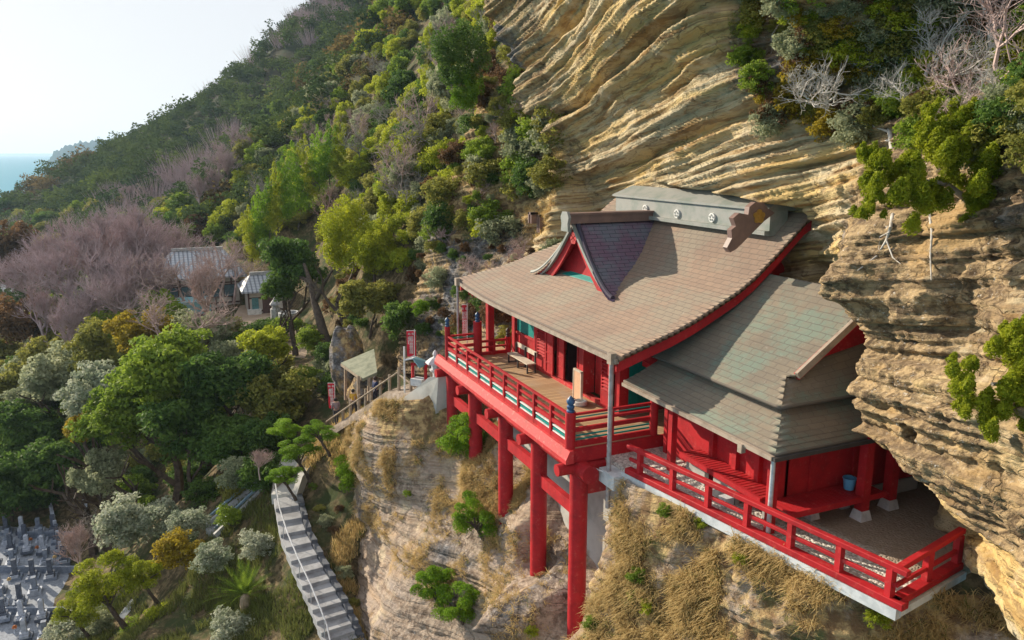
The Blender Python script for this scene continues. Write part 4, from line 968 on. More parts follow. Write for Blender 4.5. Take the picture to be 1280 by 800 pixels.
key(25, 320, 125, 6, 'brown', 'reddish brown tree at the left edge above the white roof')
key(70, 330, 115, 5, 'olive', 'brownish green tree between the white roof and the purple trees')
key(363, 335, 66, 3.4, 'dark', 'dark round tree with a thick trunk at the right side of the lodge', protos=CRL, asp=1.15)
key(348, 362, 66, 1.7, 'dark', 'lower dark crown overhanging the stone basin in the yard')
key(460, 375, 55, 2.6, 'olive', 'shaggy olive tree hanging over the shed roof', protos=CRL)
key(505, 405, 50, 1.6, 'dark', 'small dark shrub hanging on the rock above the shed', trunk=False)
key(20, 545, 70, 4.2, 'dark', 'dark tree in deep shade left of the cemetery', protos=CRL)
key(70, 590, 66, 3.4, 'dark', 'dark low tree in the shaded hollow directly above the grave rows')
key(10, 615, 64, 3.2, 'dark', 'dark shaded tree at the left edge above the grave rows')
key(30, 500, 80, 4, 'olive', 'dull olive tree at the left edge in front of the dark hollow')
# juniper, pine and cypress shapes
def flame(seed, n=26, R=1.0, H=1.6):
    r = np.random.default_rng(seed); out = []
    for i in range(n):
        a = r.random()*6.28; q = R*.6*math.sqrt(r.random()); z = r.uniform(-.5, .6)*H*(1-.5*q/R); s = r.uniform(.13, .24)*R
        for k in range(4): out.append((q*math.cos(a)+.05*k*R*r.normal(), q*math.sin(a)+.05*k*R*r.normal(), z+k*s*.8, s*(1-.17*k), s*(1-.17*k), s*1.15*(1-.1*k)))
    return out
JUN = [leaves('juniper_foliage', flame(s, 30), 16000, .055, LM['juniper'], seed=s, aspect=.6, fill=.1, shell=.12) for s in (31, 32)]
CYP = [leaves('cypress_foliage', [(.13*math.cos(i*2.1), .13*math.sin(i*2.1), i/14-.5, .19*(1.05-i/15)+.03, .19*(1.05-i/15)+.03, .14) for i in range(14)], 4200, .05, LM['juniper'], seed=s, aspect=.35, up=.8) for s in (41, 42)]
def pads(seed, k=18, R=1.0):
    r = np.random.default_rng(seed); out = []
    for i in range(k):
        a = r.random()*6.28; q = .75*R*math.sqrt(r.random()); z = .8*R*(1-(q/R)**2)*r.uniform(-.8, 1.0)
        out += [(q*math.cos(a), q*math.sin(a), z, .3*R, .3*R, .2*R), (q*math.cos(a)+.12, q*math.sin(a)+.05, z+.1*R, .2*R, .2*R, .13*R)]
    return out
PINE = [leaves('pine_needles', pads(s), 9000, .10, LM['pine'], seed=s, aspect=.28, up=.7, fill=.15) for s in (51, 52)]
key(432, 300, 60, 3.0, 'juniper', 'bright green juniper leaning out from the hillside right of the dark round tree', protos=JUN, name='juniper_tree', asp=.95)
key(468, 315, 57, 2.3, 'juniper', 'smaller bright green juniper crown nearer the rock face', protos=JUN, name='juniper_tree', asp=.8)
key(575, 75, 47, 2.5, 'dark', 'dark green juniper growing sideways from the left edge of the striped cliff', protos=JUN, name='juniper_tree', trunk=False, asp=.8)
key(585, 118, 47, 1.5, 'pine', 'drooping lower tuft of green juniper beside the striped cliff', protos=JUN, name='juniper_tree', trunk=False, asp=.8)
for i, (px, py, h) in enumerate([(312, 292, 5.5), (322, 275, 6.5), (334, 262, 6), (345, 245, 6.5), (357, 235, 6), (370, 220, 6.5), (383, 208, 6), (396, 198, 6.2), (410, 190, 6), (424, 183, 5.5)]):
    p = pD(px, py, 88); t = empty('cypress_tree', (p[0], p[1], p[2]-h*.6), 'narrow yellow-green cypress in the slanting row above the lodge', 'cypress', 'row of cypresses above the lodge')
    c = place(CYP[i % 2], p, (h*.62, h*.62, h*1.05), i, LM['pine' if i % 3 else 'juniper'], 'crown', t); c.rotation_euler = (.12, .16, i)
    place(TRK[0], (p[0], p[1], p[2]-h*.6), (h*.5, h*.5, h*.4), i, TW['dark'], 'trunk', t)
# purple bare trees
def bare(px, py, d, H, label, m='purple', group=None, protos=BARE, s=1.0, rz=None, name='bare_tree', tilt=(0, 0)):
    p = pD(px, py, d); t = empty(name, p, label, 'bare tree', group); k = place(protos[int(px) % len(protos)], p, (H*s, H*s, H), px if rz is None else rz, TW[m], 'branches', t); k.rotation_euler[0] = tilt[0]; k.rotation_euler[1] = tilt[1]; FILLED.append((p[0], p[1], H*.3)); return t
for px, py, d, H in [(95, 400, 88, 13), (125, 380, 90, 14), (150, 400, 86, 14), (175, 360, 92, 13), (200, 400, 84, 13), (75, 370, 98, 13), (140, 345, 98, 13), (110, 430, 84, 12), (185, 380, 96, 14), (60, 420, 90, 11), (225, 350, 100, 10), (165, 420, 82, 11), (120, 350, 104, 14), (160, 330, 108, 14), (200, 340, 104, 13), (90, 440, 80, 10), (45, 390, 100, 12)]:
    bare(px, py+14, d, H*.9, 'leafless purplish cherry tree in the thicket left of the lodge', group='purple bare cherry trees')
for px, py, d, H in [(285, 240, 145, 11), (305, 225, 150, 12), (270, 255, 142, 11), (320, 205, 155, 11), (460, 120, 150, 13), (478, 95, 155, 13), (445, 140, 148, 12), (495, 70, 160, 12), (560, 40, 125, 10), (250, 262, 140, 10)]:
    bare(px, py, d, H*.85, 'leafless pinkish tree standing out on the hillside spur', group='pinkish bare trees on the spur')
bare(258, 412, 74, 9.5, 'bare cherry tree with a dark forked trunk right in front of the lodge roof', 'tan', protos=[BARE[0]], rz=1.0)
for q_ in ((232, 385, 84), (275, 372, 86), (218, 398, 82), (292, 380, 88)): bare(q_[0], q_[1], q_[2], 8.5, 'slender bare cherry tree screening the lodge roof', 'tan', 'slender bare cherry trees screening the lodge', BARE5)
bare(205, 440, 66, 7, 'thin many-stemmed bare shrub with pale stems in front of the lodge', 'tan', protos=BARE5)
bare(240, 445, 62, 6.5, 'bare pale-stemmed shrub leaning right below the lodge porch', 'tan', protos=BARE5)
bare(100, 715, 50, 4.5, 'bare twiggy tree between the grave rows and the round pine', 'tan', protos=BARE)
bare(125, 690, 52, 4.0, 'bare grey sapling beside the cemetery wall', 'grey', protos=BARE5)
bare(325, 600, 45, 2.0, 'small leafless pinkish shrub by the top of the lower steps', 'tan', protos=BARE)
OC_ = []
# --- planted hillside
HS = [(240, 300), (300, 200), (420, 95), (480, 40), (540, -10), (640, -10), (650, 130), (680, 260), (640, 340), (560, 330), (500, 350), (450, 330), (380, 290), (320, 330)]
lbl = {'lime': 'sunlit yellow-green shrubby tree on the steep hillside', 'olive': 'dull olive shrubby tree on the steep hillside', 'green': 'fresh green shrubby tree on the steep hillside', 'grey': 'pale grey-green shrubby tree on the steep hillside', 'dark': 'dark evergreen tree on the steep hillside', 'brown': 'brown half-bare shrubby tree on the steep hillside'}
n1 = fill(HS, 230, (1.5, 2.6), ['lime', 'lime', 'olive', 'green', 'grey', 'olive', 'dark'], lbl, 'tree', 'trees on the steep hillside', 'hillside_tree', gap=.68, hfac=.5, dmin=62, dmax=175)
n2 = fill(HS, 190, (.8, 1.6), ['lime', 'olive', 'grey', 'lime', 'brown', 'grey'], {k: v.replace('shrubby tree', 'shrub').replace('evergreen tree', 'shrub').replace('steep hillside', 'slope beside the striped cliff') for k, v in lbl.items()}, 'shrub', 'shrubs beside the striped cliff', 'hillside_shrub', BU, gap=.66, hfac=.35, dmin=40, dmax=70, seed=6, trunk=False)
SP = [(200, 290), (250, 215), (330, 150), (420, 70), (480, -10), (560, -10), (480, 60), (420, 130), (340, 200), (300, 300)]
n3 = fill(SP, 130, (2.4, 3.8), ['olive', 'green', 'dark', 'grey', 'lime'], {k: v.replace('shrubby ', '').replace('on the steep hillside', 'on the hillside spur above the lodge') for k, v in lbl.items()}, 'tree', 'trees on the spur', 'spur_tree', gap=.66, hfac=.55, dmin=100, dmax=260, seed=8)
n4 = fill([(0, 270), (200, 260), (290, 300), (220, 320), (120, 300), (0, 350)], 40, (3, 5), ['dark', 'green', 'brown', 'olive'], {k: v.replace('shrubby ', '').replace('on the steep hillside', 'at the foot of the far mountain') for k, v in lbl.items()}, 'tree', 'trees at the foot of the mountain', 'valley_tree', gap=.8, hfac=.6, dmin=90, dmax=300, seed=9)
n5 = fill([(0, 380), (120, 400), (330, 420), (430, 440), (430, 500), (340, 560), (330, 640), (180, 650), (90, 620), (0, 640)], 70, (1.2, 2.4), ['dark', 'green', 'dark', 'olive', 'grey'], {k: v.replace('shrubby tree', 'shrub').replace('on the steep hillside', 'in the valley thicket beside the path') for k, v in lbl.items()}, 'shrub', 'shrubs in the valley thicket', 'valley_shrub', BU, gap=.8, hfac=.5, dmin=42, dmax=110, seed=10, trunk=False)
n6 = fill([(0, 420), (100, 380), (230, 400), (230, 470), (90, 640), (0, 640)], 40, (2.6, 3.8), ['dark', 'olive', 'grey', 'green'], {k: v.replace('shrubby ', '').replace('on the steep hillside', 'in the wooded hollow at the left') for k, v in lbl.items()}, 'tree', 'trees in the hollow', 'hollow_tree', gap=.75, hfac=.7, dmin=50, dmax=140, seed=12)
n7 = fill([(400, 350), (470, 320), (560, 320), (640, 370), (600, 400), (520, 400), (470, 420), (420, 410)], 60, (.6, 1.2), ['brown', 'olive', 'dark', 'brown'], {k: v.replace('shrubby tree', 'shrub').replace('evergreen tree', 'shrub').replace('on the steep hillside', 'on the rooty bank above the shed') for k, v in lbl.items()}, 'shrub', 'shrubs on the rooty bank above the shed', 'bank_shrub', BU, gap=.8, hfac=.3, dmin=40, dmax=75, seed=14, trunk=False)
print('fills', n1, n2, n3, n4, n5, n6)
rr = random.Random(14)
for i in range(420):
    px = rr.uniform(430, 700); py = rr.uniform(90, 430); h = hitF(px, py, 'rock_outcrop')
    if not h or (640 < px < 700 and 240 < py < 310) or rr.random() < .45*(py > 330): continue
    if any(np.hypot(*(h[0]-q)[[0, 2]]) < .55 for q in OC_): continue
    OC_.append(h[0]); c = rr.choice(['lime', 'olive', 'olive', 'green', 'brown', 'grey', 'dark'] if py < 300 else ['brown', 'olive', 'dark', 'grey', 'brown']); R = rr.choice((.45, .6, .8, 1.3, 1.7))*(1 if py < 300 else .6)
    tree(tuple(h[0]+np.array([0, -.2, .2])), R, c, {'lime': 'sunlit yellow-green', 'olive': 'olive', 'green': 'fresh green', 'brown': 'brown twiggy', 'grey': 'grey-green', 'dark': 'dark green'}[c]+' shrub rooted in the rock left of the hall roof', 'shrub', 'shrubs on the rock left of the hall roof ('+c+')', 'rock_shrub', BU, False, .9, ground=h[0][2]-.3*R)
for i in range(60):
    px = rr.uniform(430, 690); py = rr.uniform(100, 420); h = hitF(px, py, 'rock_outcrop')
    if not h or (635 < px < 700 and 235 < py < 310): continue
    t = empty('bare_shrub', tuple(h[0]), 'leafless brown twiggy shrub on the rock left of the hall roof', 'bare shrub', 'bare shrubs left of the hall roof'); H = rr.uniform(1.3, 2.8)
    k = place(BARE5[i % 2], h[0], (H, H, H), rr.random()*6, TW['tan' if i % 2 else 'purple'], 'branches', t); k.rotation_euler = (rr.uniform(.2, .8), rr.uniform(-.4, .4), rr.random()*6)
for i in range(40):
    h = hitT(rr.uniform(330, 600), rr.uniform(60, 300), 60, 190)
    if not h: continue
    t = empty('bare_tree', tuple(h[0]), 'slim leafless grey tree among the evergreens of the steep hillside', 'bare tree', 'bare trees on the steep hillside'); H = rr.uniform(4.5, 8)
    place(BARE5[i % 2], h[0], (H*.8, H*.8, H), rr.random()*6, TW['tan' if i % 2 else 'grey'], 'branches', t)
# --- lower left slope
def bush(px, py, d, R, c, label, protos=BU, cat='bush', asp=.9, name='bush', **k):
    p = pD(px, py, d); return tree(p, R, c, label, cat, name=name, protos=protos, trunk=False, asp=asp, ground=p[2]-R*.6, **k)
bush(266, 698, 41, 1.25, 'silver', 'round silvery-leafed bush left of the stairs, above the palm-like cycad')
bush(316, 682, 42, 1.15, 'silver', 'silvery bush nearest the top of the long stairs')
bush(286, 787, 38, 1.35, 'silver', 'silvery bush at the bottom edge below the cycad')
bush(222, 690, 43, 1.5, 'yellow', 'yellow-leafed bush behind the round silvery bush')
bush(236, 655, 45, 1.3, 'silver', 'pale variegated bush beside the blue-railed steps')
bush(160, 655, 48, 2.3, 'silver', 'large white-speckled shrub between the cemetery and the lower steps')
bush(205, 650, 48, 1.7, 'silver', 'white-speckled shrub right of the largest speckled shrub')
bush(295, 592, 47, 1.4, 'grey', 'grey-green bush overhanging the lower steps')
bush(283, 645, 45, .9, 'green', 'small green bush growing through the rail of the lower steps')
bush(90, 790, 45, 1.7, 'silver', 'pale bush at the bottom edge beside the graves')
bush(200, 775, 42, 1.2, 'lime', 'yellow-green bush at the bottom edge below the round pine')
bush(170, 790, 43, 1.1, 'green', 'green bush at the bottom edge left of the yellow-green bush')
bush(125, 780, 44, 1.0, 'grey', 'grey bush under the round pine at the bottom')
bush(390, 425, 62, 1.5, 'green', 'clipped green bush at the foot of the thick dark trunk')
bush(405, 445, 58, 1.3, 'dark', 'dark clipped bush beside the footpath entrance')
bush(340, 480, 56, 1.6, 'olive', 'straggly olive bush by the yard edge')
bush(385, 470, 55, 1.1, 'green', 'green bush left of the lowest red banner')
bush(600, 270, 48, .9, 'pine', 'bright green shrub on the ledge beside the grey rock streak')
bush(525, 385, 48, .7, 'pine', 'green shrub hanging in the rock cleft above the shed')
def pine(px, py, d, R, label, asp=.95, tr=None, ground=None, seed=0, c='pine'):
    p = pD(px, py, d) if not hasattr(d, '__len__') else np.array(d); t = empty('pine_tree', tuple(p-np.array([0, 0, R*1.1])), label, 'pine')
    place(PINE[seed % 2], p, (R, R, R*asp*1.2), seed*1.7, LM[c], 'crown', t); b = MB(); q = p+np.array(tr if tr else (.1*R, .3*R, -1.3*R))
    pts_ = [q+(p-q)*k+np.array([.1*R*math.sin(k*5), .1*R*math.cos(k*4), 0]) for k in np.linspace(0, 1, 6)]; b.tube(pts_, [R*.09, R*.08, R*.07, R*.06, R*.05, R*.03], 7)
    for a in range(5): e = p+np.array([math.cos(a*1.3)*R*.6, math.sin(a*1.3)*R*.6, .1*R]); b.tube([pts_[3], (pts_[4]+e)/2, e], [R*.04, R*.03, R*.015], 5)
    b.build('trunk', TW['dark'], t); return t
for i, (px, py, rp, lb) in enumerate([(580, 545, 30, 'small pine with its trunk leaning on the grass ledge by the back columns'), (443, 594, 24, 'round pine on the rock edge right of the stair top'), (596, 648, 26, 'low spreading pine on the slope left of the second column'), (542, 733, 24, 'low pine on the lowest rock ledge, left one of the pair'), (571, 754, 26, 'low pine on the lowest rock ledge, right one of the pair')]):
    h = hitF(px, py+rp*.7, 'rock_slope')
    if h: R = rp*h[1]/980*1.2; pine(px, py, pD(px, py, h[1]-.5), R*1.05, lb, .9, (.5*R, .6*R, -R) if i == 0 else None, seed=i)
pine(132, 735, 42, 2.0, 'large cloud-pruned pine in the lower left corner beside the graves', .8, seed=1, c='juniper')
pine(95, 765, 43, 1.3, 'lower cloud pine pad at the very edge of the graves', .7, seed=2, c='juniper')
pine(180, 720, 42.5, 1.3, 'right-hand crown of the cloud-pruned pine group above the concrete ditch', .7, seed=3, c='juniper')
pine(355, 535, 45, 1.15, 'twisted garden pine with layered pads, left of the footpath', .5, seed=0)
pine(372, 565, 43, 1.3, 'layered garden pine leaning over the top of the stairs', .5, seed=1)
pine(400, 540, 43, 1.1, 'layered garden pine pad beside the footpath fence', .5, seed=2)
pine(357, 595, 42, 1.1, 'lowest garden pine pad above the first stair', .5, seed=3)
# cycad
p = pD(306, 745, 39.5); cy = empty('cycad', tuple(p), 'dark green cycad with a rosette of stiff fronds left of the stairs', 'cycad')
V = []; F = []; tn = []
for k in range(46):
    a = k*2.399; el = D2R(75-65*(k/46)); L_ = 2.1*random.uniform(.85, 1.1); d = np.array([math.cos(a)*math.cos(el), math.sin(a)*math.cos(el), math.sin(el)]); side = np.array([-math.sin(a), math.cos(a), 0])
    for s in np.linspace(.12, 1, 26):
        c = p+d*L_*s-np.array([0, 0, .55*L_*s*s*.8*math.cos(el)]); w_ = .24*math.sin(math.pi*min(1, s*.85+.12))
        for sg in (-1, 1):
            e = c+side*sg*w_+d*.14+np.array([0, 0, .05]); n0 = len(V); V += [c-d*.018, c+d*.018, e]; F.append((n0, n0+1, n0+2)); tn.append(random.random())
mesh_np('fronds', np.array(V)-p, np.array(F), LM['green'], cy, attrs={'tint': ('FACE', 'FLOAT', tn)})
b = MB(); b.lathe((p[0], p[1], p[2]-.9), [(.25, 0), (.28, .5), (.22, .85), (.08, 1.0)], 12); b.build('stem', M['wood'], cy)

# --- plants on the cliff top, right
def onF(px, py, nm='cliff', lift=0.0):
    h = hitF(px, py, nm); return (h[0]+np.array([0, -lift*.4, lift]), h[1]) if h else None
rr = random.Random(4)
for i in range(120):
    px = rr.uniform(935, 1330); py = rr.uniform(-50, 1)+rr.random()**.8*(175+.12*(px-950)); h = onF(px, min(py, 260))
    if not h or h[0][1] < 14: continue
    p, d = h; c = rr.choice(['lime', 'olive', 'grey', 'green', 'brown', 'yellow']) if px < 1120 else rr.choice(['olive', 'green', 'dark', 'lime', 'brown', 'grey']); R = rr.uniform(.4, .85)
    nmz = {'lime': 'yellow-green', 'olive': 'olive', 'grey': 'grey-leafed', 'green': 'green', 'brown': 'brown half-bare', 'dark': 'dark green', 'yellow': 'yellow-leafed'}[c]
    tree(tuple(p+np.array([0, -.2, .1])), R, c, nmz+' shrub in the tangle on top of the cliff', 'shrub', 'cliff-top shrubs ('+c+')', 'clifftop_shrub', BU, False, .9, ground=p[2]-.4*R)
for i in range(26):
    px = rr.uniform(950, 1290); py = rr.uniform(20, 190); h = onF(px, py)
    if not h: continue
    p, d = h; t = empty('bare_shrub', tuple(p), 'pale bare branching shrub on top of the cliff', 'bare shrub', 'bare shrubs on the cliff top')
    H = rr.uniform(1.6, 3.2); k = place(BARE5[i % 2], p, (H, H, H), rr.random()*6, TW['pale' if i % 3 else 'tan'], 'branches', t); k.rotation_euler = (rr.uniform(.2, .7), rr.uniform(-.4, .4), rr.random()*6)
def onrock(q):
    h = hitF(q[0], q[1], 'cliff'); return (q[0], q[1], h[1]-.05 if h else q[2])
def limb(pp, rad, label, m='pale', name='dead_tree', cat='tree trunk', kids=()):
    if 'root' in label: pp = [onrock(q) for q in pp]; kids = [[onrock(q) for q in k] for k in kids]
    P_ = [pD(*q) for q in pp]; t = empty(name, tuple(P_[0]), label, cat); b = MB(); n = len(P_); b.tube(P_, [rad*(1-.7*i/(n-1)) for i in range(n)], 9); b.build('trunk', TW[m], t, smooth=True)
    for kk in kids:
        b = MB(); Q = [pD(*q) for q in kk]; b.tube(Q, [rad*.5*(1-.75*i/(len(Q)-1)) for i in range(len(Q))], 7); b.build('limb', TW[m], t, smooth=True)
    return t
limb([(1212, 130, 19.3), (1226, 92, 19), (1240, 62, 18.8), (1262, 40, 18.6), (1282, 10, 18.4), (1300, -30, 18)], .13, 'thick pale curved tree trunk leaning out at the upper right corner', kids=[[(1240, 62, 18.8), (1236, 30, 19), (1228, 5, 19.2), (1222, -30, 19.4)], [(1262, 40, 18.6), (1275, 15, 19), (1272, -20, 19.2)]])
limb([(1205, 120, 20), (1203, 70, 20), (1201, 30, 20.2), (1200, -20, 20.4)], .07, 'slender upright grey stem left of the thick curved trunk', 'tan')
limb([(1098, 88, 21.5), (1100, 50, 21.5), (1098, 10, 21.8), (1098, -30, 22)], .09, 'pale bare stem at the top centre of the cliff scrub', kids=[[(1100, 50, 21.5), (1075, 28, 21.2), (1050, 22, 21)], [(1100, 50, 21.5), (1130, 25, 21.3), (1160, 20, 21)]])
limb([(1116, 192, 18.6), (1112, 165, 18.4), (1106, 140, 18.3), (1108, 128, 18.3)], .07, 'whitened dead root stump on the rock edge left of the big juniper', kids=[[(1112, 165, 18.4), (1092, 158, 18.2), (1086, 150, 18.1)], [(1110, 150, 18.3), (1122, 158, 18.1), (1128, 150, 18)], [(1113, 175, 18.5), (1100, 178, 18.2), (1092, 184, 18.2)]])
limb([(1116, 268, 16.8), (1113, 285, 16.6), (1108, 300, 16.5), (1096, 320, 16.3), (1072, 338, 16.2)], .045, 'white root crossing the rock below the big juniper', kids=[[(1108, 300, 16.5), (1116, 322, 16.3), (1126, 330, 16.3)], [(1112, 290, 16.5), (1100, 296, 16.4), (1098, 312, 16.3)]])
limb([(1162, 265, 16.6), (1165, 290, 16.4), (1163, 320, 16.3), (1164, 350, 16.1)], .035, 'white root running straight down the rock below the big juniper')
def junip(bl, label, d, n=26000, seed=61, c='juniper', size=.075):
    B_ = []; r = np.random.default_rng(seed)
    hh = [hitF(q[0], min(q[1], 600), 'cliff') for q in bl if q[0] < 1279]; d = min(sorted(h[1] for h in hh if h)[1:])-.7; print('jun', d)
    c0 = pD(bl[0][0], bl[0][1], d)
    for px, py, rp, dd in bl:
        q = pD(px, py, d+dd); R = rp*d/980
        for k in range(9):
            u = r.normal(size=3)*[.55, .5, .5]; s = R*r.uniform(.28, .42)
            for j in range(3): B_.append((*(q-c0+u*R+np.array([.05*R*j, 0, .2*R*j])), s*(1-.25*j), s*(1-.25*j), s*(1.0-.2*j)))
    t = empty('juniper', tuple(c0), label, 'juniper'); me = leaves('juniper_foliage', B_, n, size, LM[c], aspect=.32, seed=seed, fill=.12, shell=.34); place(me, c0, 1, 0, None, 'foliage', t)
    b = MB(); b.tube([c0+np.array([0, 1.6, -.5]), c0+np.array([0, .8, -.1]), c0], [.08, .06, .03], 8); b.build('trunk', TW['grey'], t)
junip([(1150, 225, 32, 0), (1185, 190, 38, .3), (1205, 165, 30, .5), (1110, 215, 24, -.1), (1105, 240, 28, -.2), (1135, 250, 32, -.2), (1175, 245, 36, 0), (1215, 215, 30, .3), (1215, 250, 24, .2), (1165, 170, 26, .4), (1090, 190, 18, 0), (1090, 262, 16, -.2), (1165, 140, 15, .6), (1200, 140, 17, .7), (1225, 180, 20, .5)], 'big yellow-green juniper with flame-like tufts overhanging the cliff edge', 'cliff', 80000, size=.085)
junip([(1240, 480, 40, 0), (1265, 440, 30, 0), (1205, 470, 22, -.1), (1262, 520, 30, 0), (1290, 480, 40, 0), (1225, 510, 24, 0), (1275, 410, 20, .2)], 'sprawling yellow-green juniper on the rock at the right edge', 'cliff', 52000, 63, 'juniper', .075)

# --- dry grass and weeds on the slopes
def grass(name, label, surf, wt, n, L_, m, seed, tuft=9):
    G = SURF[surf]; r = np.random.default_rng(seed); W = wt(G[..., 0], G[..., 1], G[..., 2]); P = G@np.stack([CR, CU, CF], 1); px = 640+FPX*P[..., 0]/P[..., 2]; py = 400-FPX*P[..., 1]/P[..., 2]
    W = W*((px > -40) & (px < 1320) & (py > -40) & (py < 850)); W = np.clip(W, 0, None); cl = np.clip(fbm(G[..., 0]*.9, G[..., 1]*.9, G[..., 2]*.9, 3)+.08, 0, None)**1.2; W = (W*cl).ravel()
    idx = r.choice(W.size, n//tuft, p=W/W.sum()); base = np.repeat(G.reshape(-1, 3)[idx], tuft, 0); n = len(base)
    base = base+r.normal(size=(n, 3))*.05; a = r.random(n)*6.28; el = r.uniform(.2, 1.3, n)
    d = np.stack([np.cos(a)*np.cos(el), np.sin(a)*np.cos(el)-.35, np.sin(el)], 1); d /= np.linalg.norm(d, axis=1)[:, None]; Ls = (L_*np.repeat(r.uniform(.5, 1.3, n//tuft), tuft)*r.uniform(.6, 1.1, n))[:, None]
    s = np.stack([-np.sin(a), np.cos(a), 0*a], 1)*.009; mid = base+d*Ls*.55; tip = base+d*Ls-np.array([0, .08, 1])*Ls*.33
    V = np.stack([base-s, base+s, mid+s, mid-s, mid-s, mid+s, tip+s*.2, tip-s*.2], 1).reshape(-1, 3); t = np.repeat(np.clip(np.repeat(r.random(n//tuft), tuft)*.6+.4*r.random(n), 0, 1), 2)
    tag(mesh_np(name, V, np.arange(len(V)).reshape(-1, 4), m, attrs={'tint': ('FACE', 'FLOAT', t)}), label, 'grass', None, 'stuff')
terr = lambda X, Y, Z: sstep(-19.6, -18.8, X)*(X < -9.5)*(Z < -9.95)
ledge = lambda X, Y, Z: (X < -25)*sstep(-16.5, -14, Z)+.22*(X < -21)*(Z > -18.5)
grass('dry_grass', 'tufts of dry straw-coloured grass on the slope below the red terrace railing', 'rock_slope', terr, 34000, .42, LM['dry'], 1, 12)
grass('green_grass', 'green weeds mixed through the dry grass below the terrace', 'rock_slope', lambda X, Y, Z: .7*terr(X, Y, Z)+.3*ledge(X, Y, Z), 14000, .25, LM['grass'], 2)
grass('dry_grass', 'straw-coloured dry grass on the ledges left of the columns', 'rock_slope', ledge, 66000, .36, LM['dry'], 3, 12)
grass('dry_grass', 'dry grass and roots on the rock beside the shed and below the striped cliff', 'rock_outcrop', lambda X, Y, Z: .2+1.0*(Z > -5), 16000, .4, LM['dry'], 4)
def ggrass(name, label, xr, yr, n, L_, m, seed, cond=None, tuft=7):
    r = np.random.default_rng(seed); k = n//tuft; x = r.uniform(*xr, k*3); y = r.uniform(*yr, k*3); w_ = fbm(x*.5, y*.5, 2, 3) > -.1
    if cond is not None: w_ &= cond(x, y)
    x = x[w_][:k]; y = y[w_][:k]; z = np.array([Tz(a, b) for a, b in zip(x, y)]); base = np.repeat(np.stack([x, y, z], 1), tuft, 0); n = len(base); base += r.normal(size=(n, 3))*[.1, .1, 0]
    a = r.random(n)*6.28; s = np.stack([-np.sin(a), np.cos(a), 0*a], 1)*.02; d = np.stack([np.cos(a)*.5, np.sin(a)*.5, 1+0*a], 1)*(L_*r.uniform(.5, 1.3, n))[:, None]
    V = np.stack([base-s, base+s, base+d+s*.2, base+d-s*.2], 1).reshape(-1, 3)
    tag(mesh_np(name, V, np.arange(len(V)).reshape(-1, 4), m, attrs={'tint': ('FACE', 'FLOAT', r.random(n))}), label, 'grass', None, 'stuff')
ggrass('slope_grass', 'short yellow-green grass on the slope around the cycad', (-48, -33), (-8, 4.6), 42000, .3, LM['grass'], 7)
ggrass('dry_grass', 'dry tangled grass on the bank between the long stairs and the rock', (-45, -29), (6.2, 9.5), 30000, .3, LM['dry'], 8)
ggrass('green_grass', 'low green weeds on the bank between the stairs and the rock', (-46, -29), (5.8, 9.8), 14000, .22, LM['grass'], 9)
for i, (px, py, c) in enumerate([(400, 640, 'olive'), (418, 668, 'brown'), (430, 720, 'grey'), (392, 612, 'green'), (440, 760, 'olive'), (408, 655, 'grey'), (425, 640, 'brown')]):
    h = hitT(px, py, 24, 60)
    if h: tree(tuple(h[0]+np.array([0, 0, .15])), .4+.08*(i % 3), c, {'olive': 'olive', 'brown': 'brown', 'grey': 'grey-green', 'green': 'green'}[c]+' low shrub on the bank between the stairs and the rock', 'shrub', 'low shrubs on the stair bank ('+c+')', 'bank_shrub', BU, False, .8, ground=h[0][2]-.1)
# small weeds as countable low plants on the terrace slope
for i, (px, py) in enumerate([(795, 745), (812, 760), (800, 720), (880, 655), (835, 640), (1100, 775), (512, 618), (668, 790), (745, 780), (930, 700)]):
    h = hitF(px, py, 'rock_slope')
    if h: p = h[0]; tree(tuple(p+np.array([0, -.1, .05])), .26+.05*(i % 3), 'lime' if i % 2 else 'green', 'small leafy '+('yellow-green' if i % 2 else 'green')+' weed rooted in the dry rocky slope', 'weed', 'leafy weeds on the slope ('+('yellow' if i % 2 else 'green')+')', 'weed', BU, False, .9, ground=p[2]-.1)
# ------------------------------------------------------------------ path, stairs, fence
pl = [(350, 598, 44.6), (372, 585, 45.5), (396, 560, 46), (415, 536, 45.6), (438, 521, 44.6), (464, 505, 43), (487, 489, 41.6), (506, 491, 40.2), (540, 489, 38.6), (556, 480, 38)]
P_ = [pD(*q) for q in pl]; V = []
for i, p in enumerate(P_):
    k = i/(len(P_)-1); w_ = 2.3; off = np.array([-.6, 1, 0]); off = off/np.linalg.norm(off)*w_; V += [p-off*.12+[0, 0, .04], p+off*.45+[0, 0, .06], p+off+[0, 0, .05], p-off*.2-[0, 0, .5]]
F = []
for i in range(len(P_)-1):
    a, c = 4*i, 4*i+4; F += [(a, c, c+1, a+1), (a+1, c+1, c+2, a+2), (a+3, c+3, c, a)]
tag(mesh_np('path', V, np.array(F), M['path']), kind='structure')
b = MB(); pts_ = [tuple(pD(*q)) for q in ((339, 618, 44), (371, 618, 43.5), (378, 596, 44), (395, 572, 45.5), (375, 566, 46.5), (352, 574, 47), (343, 590, 45.5))]; b.prism(pts_, (0, 0, -.6)); tag(b.build('stair_landing', M['concrete']), kind='structure')
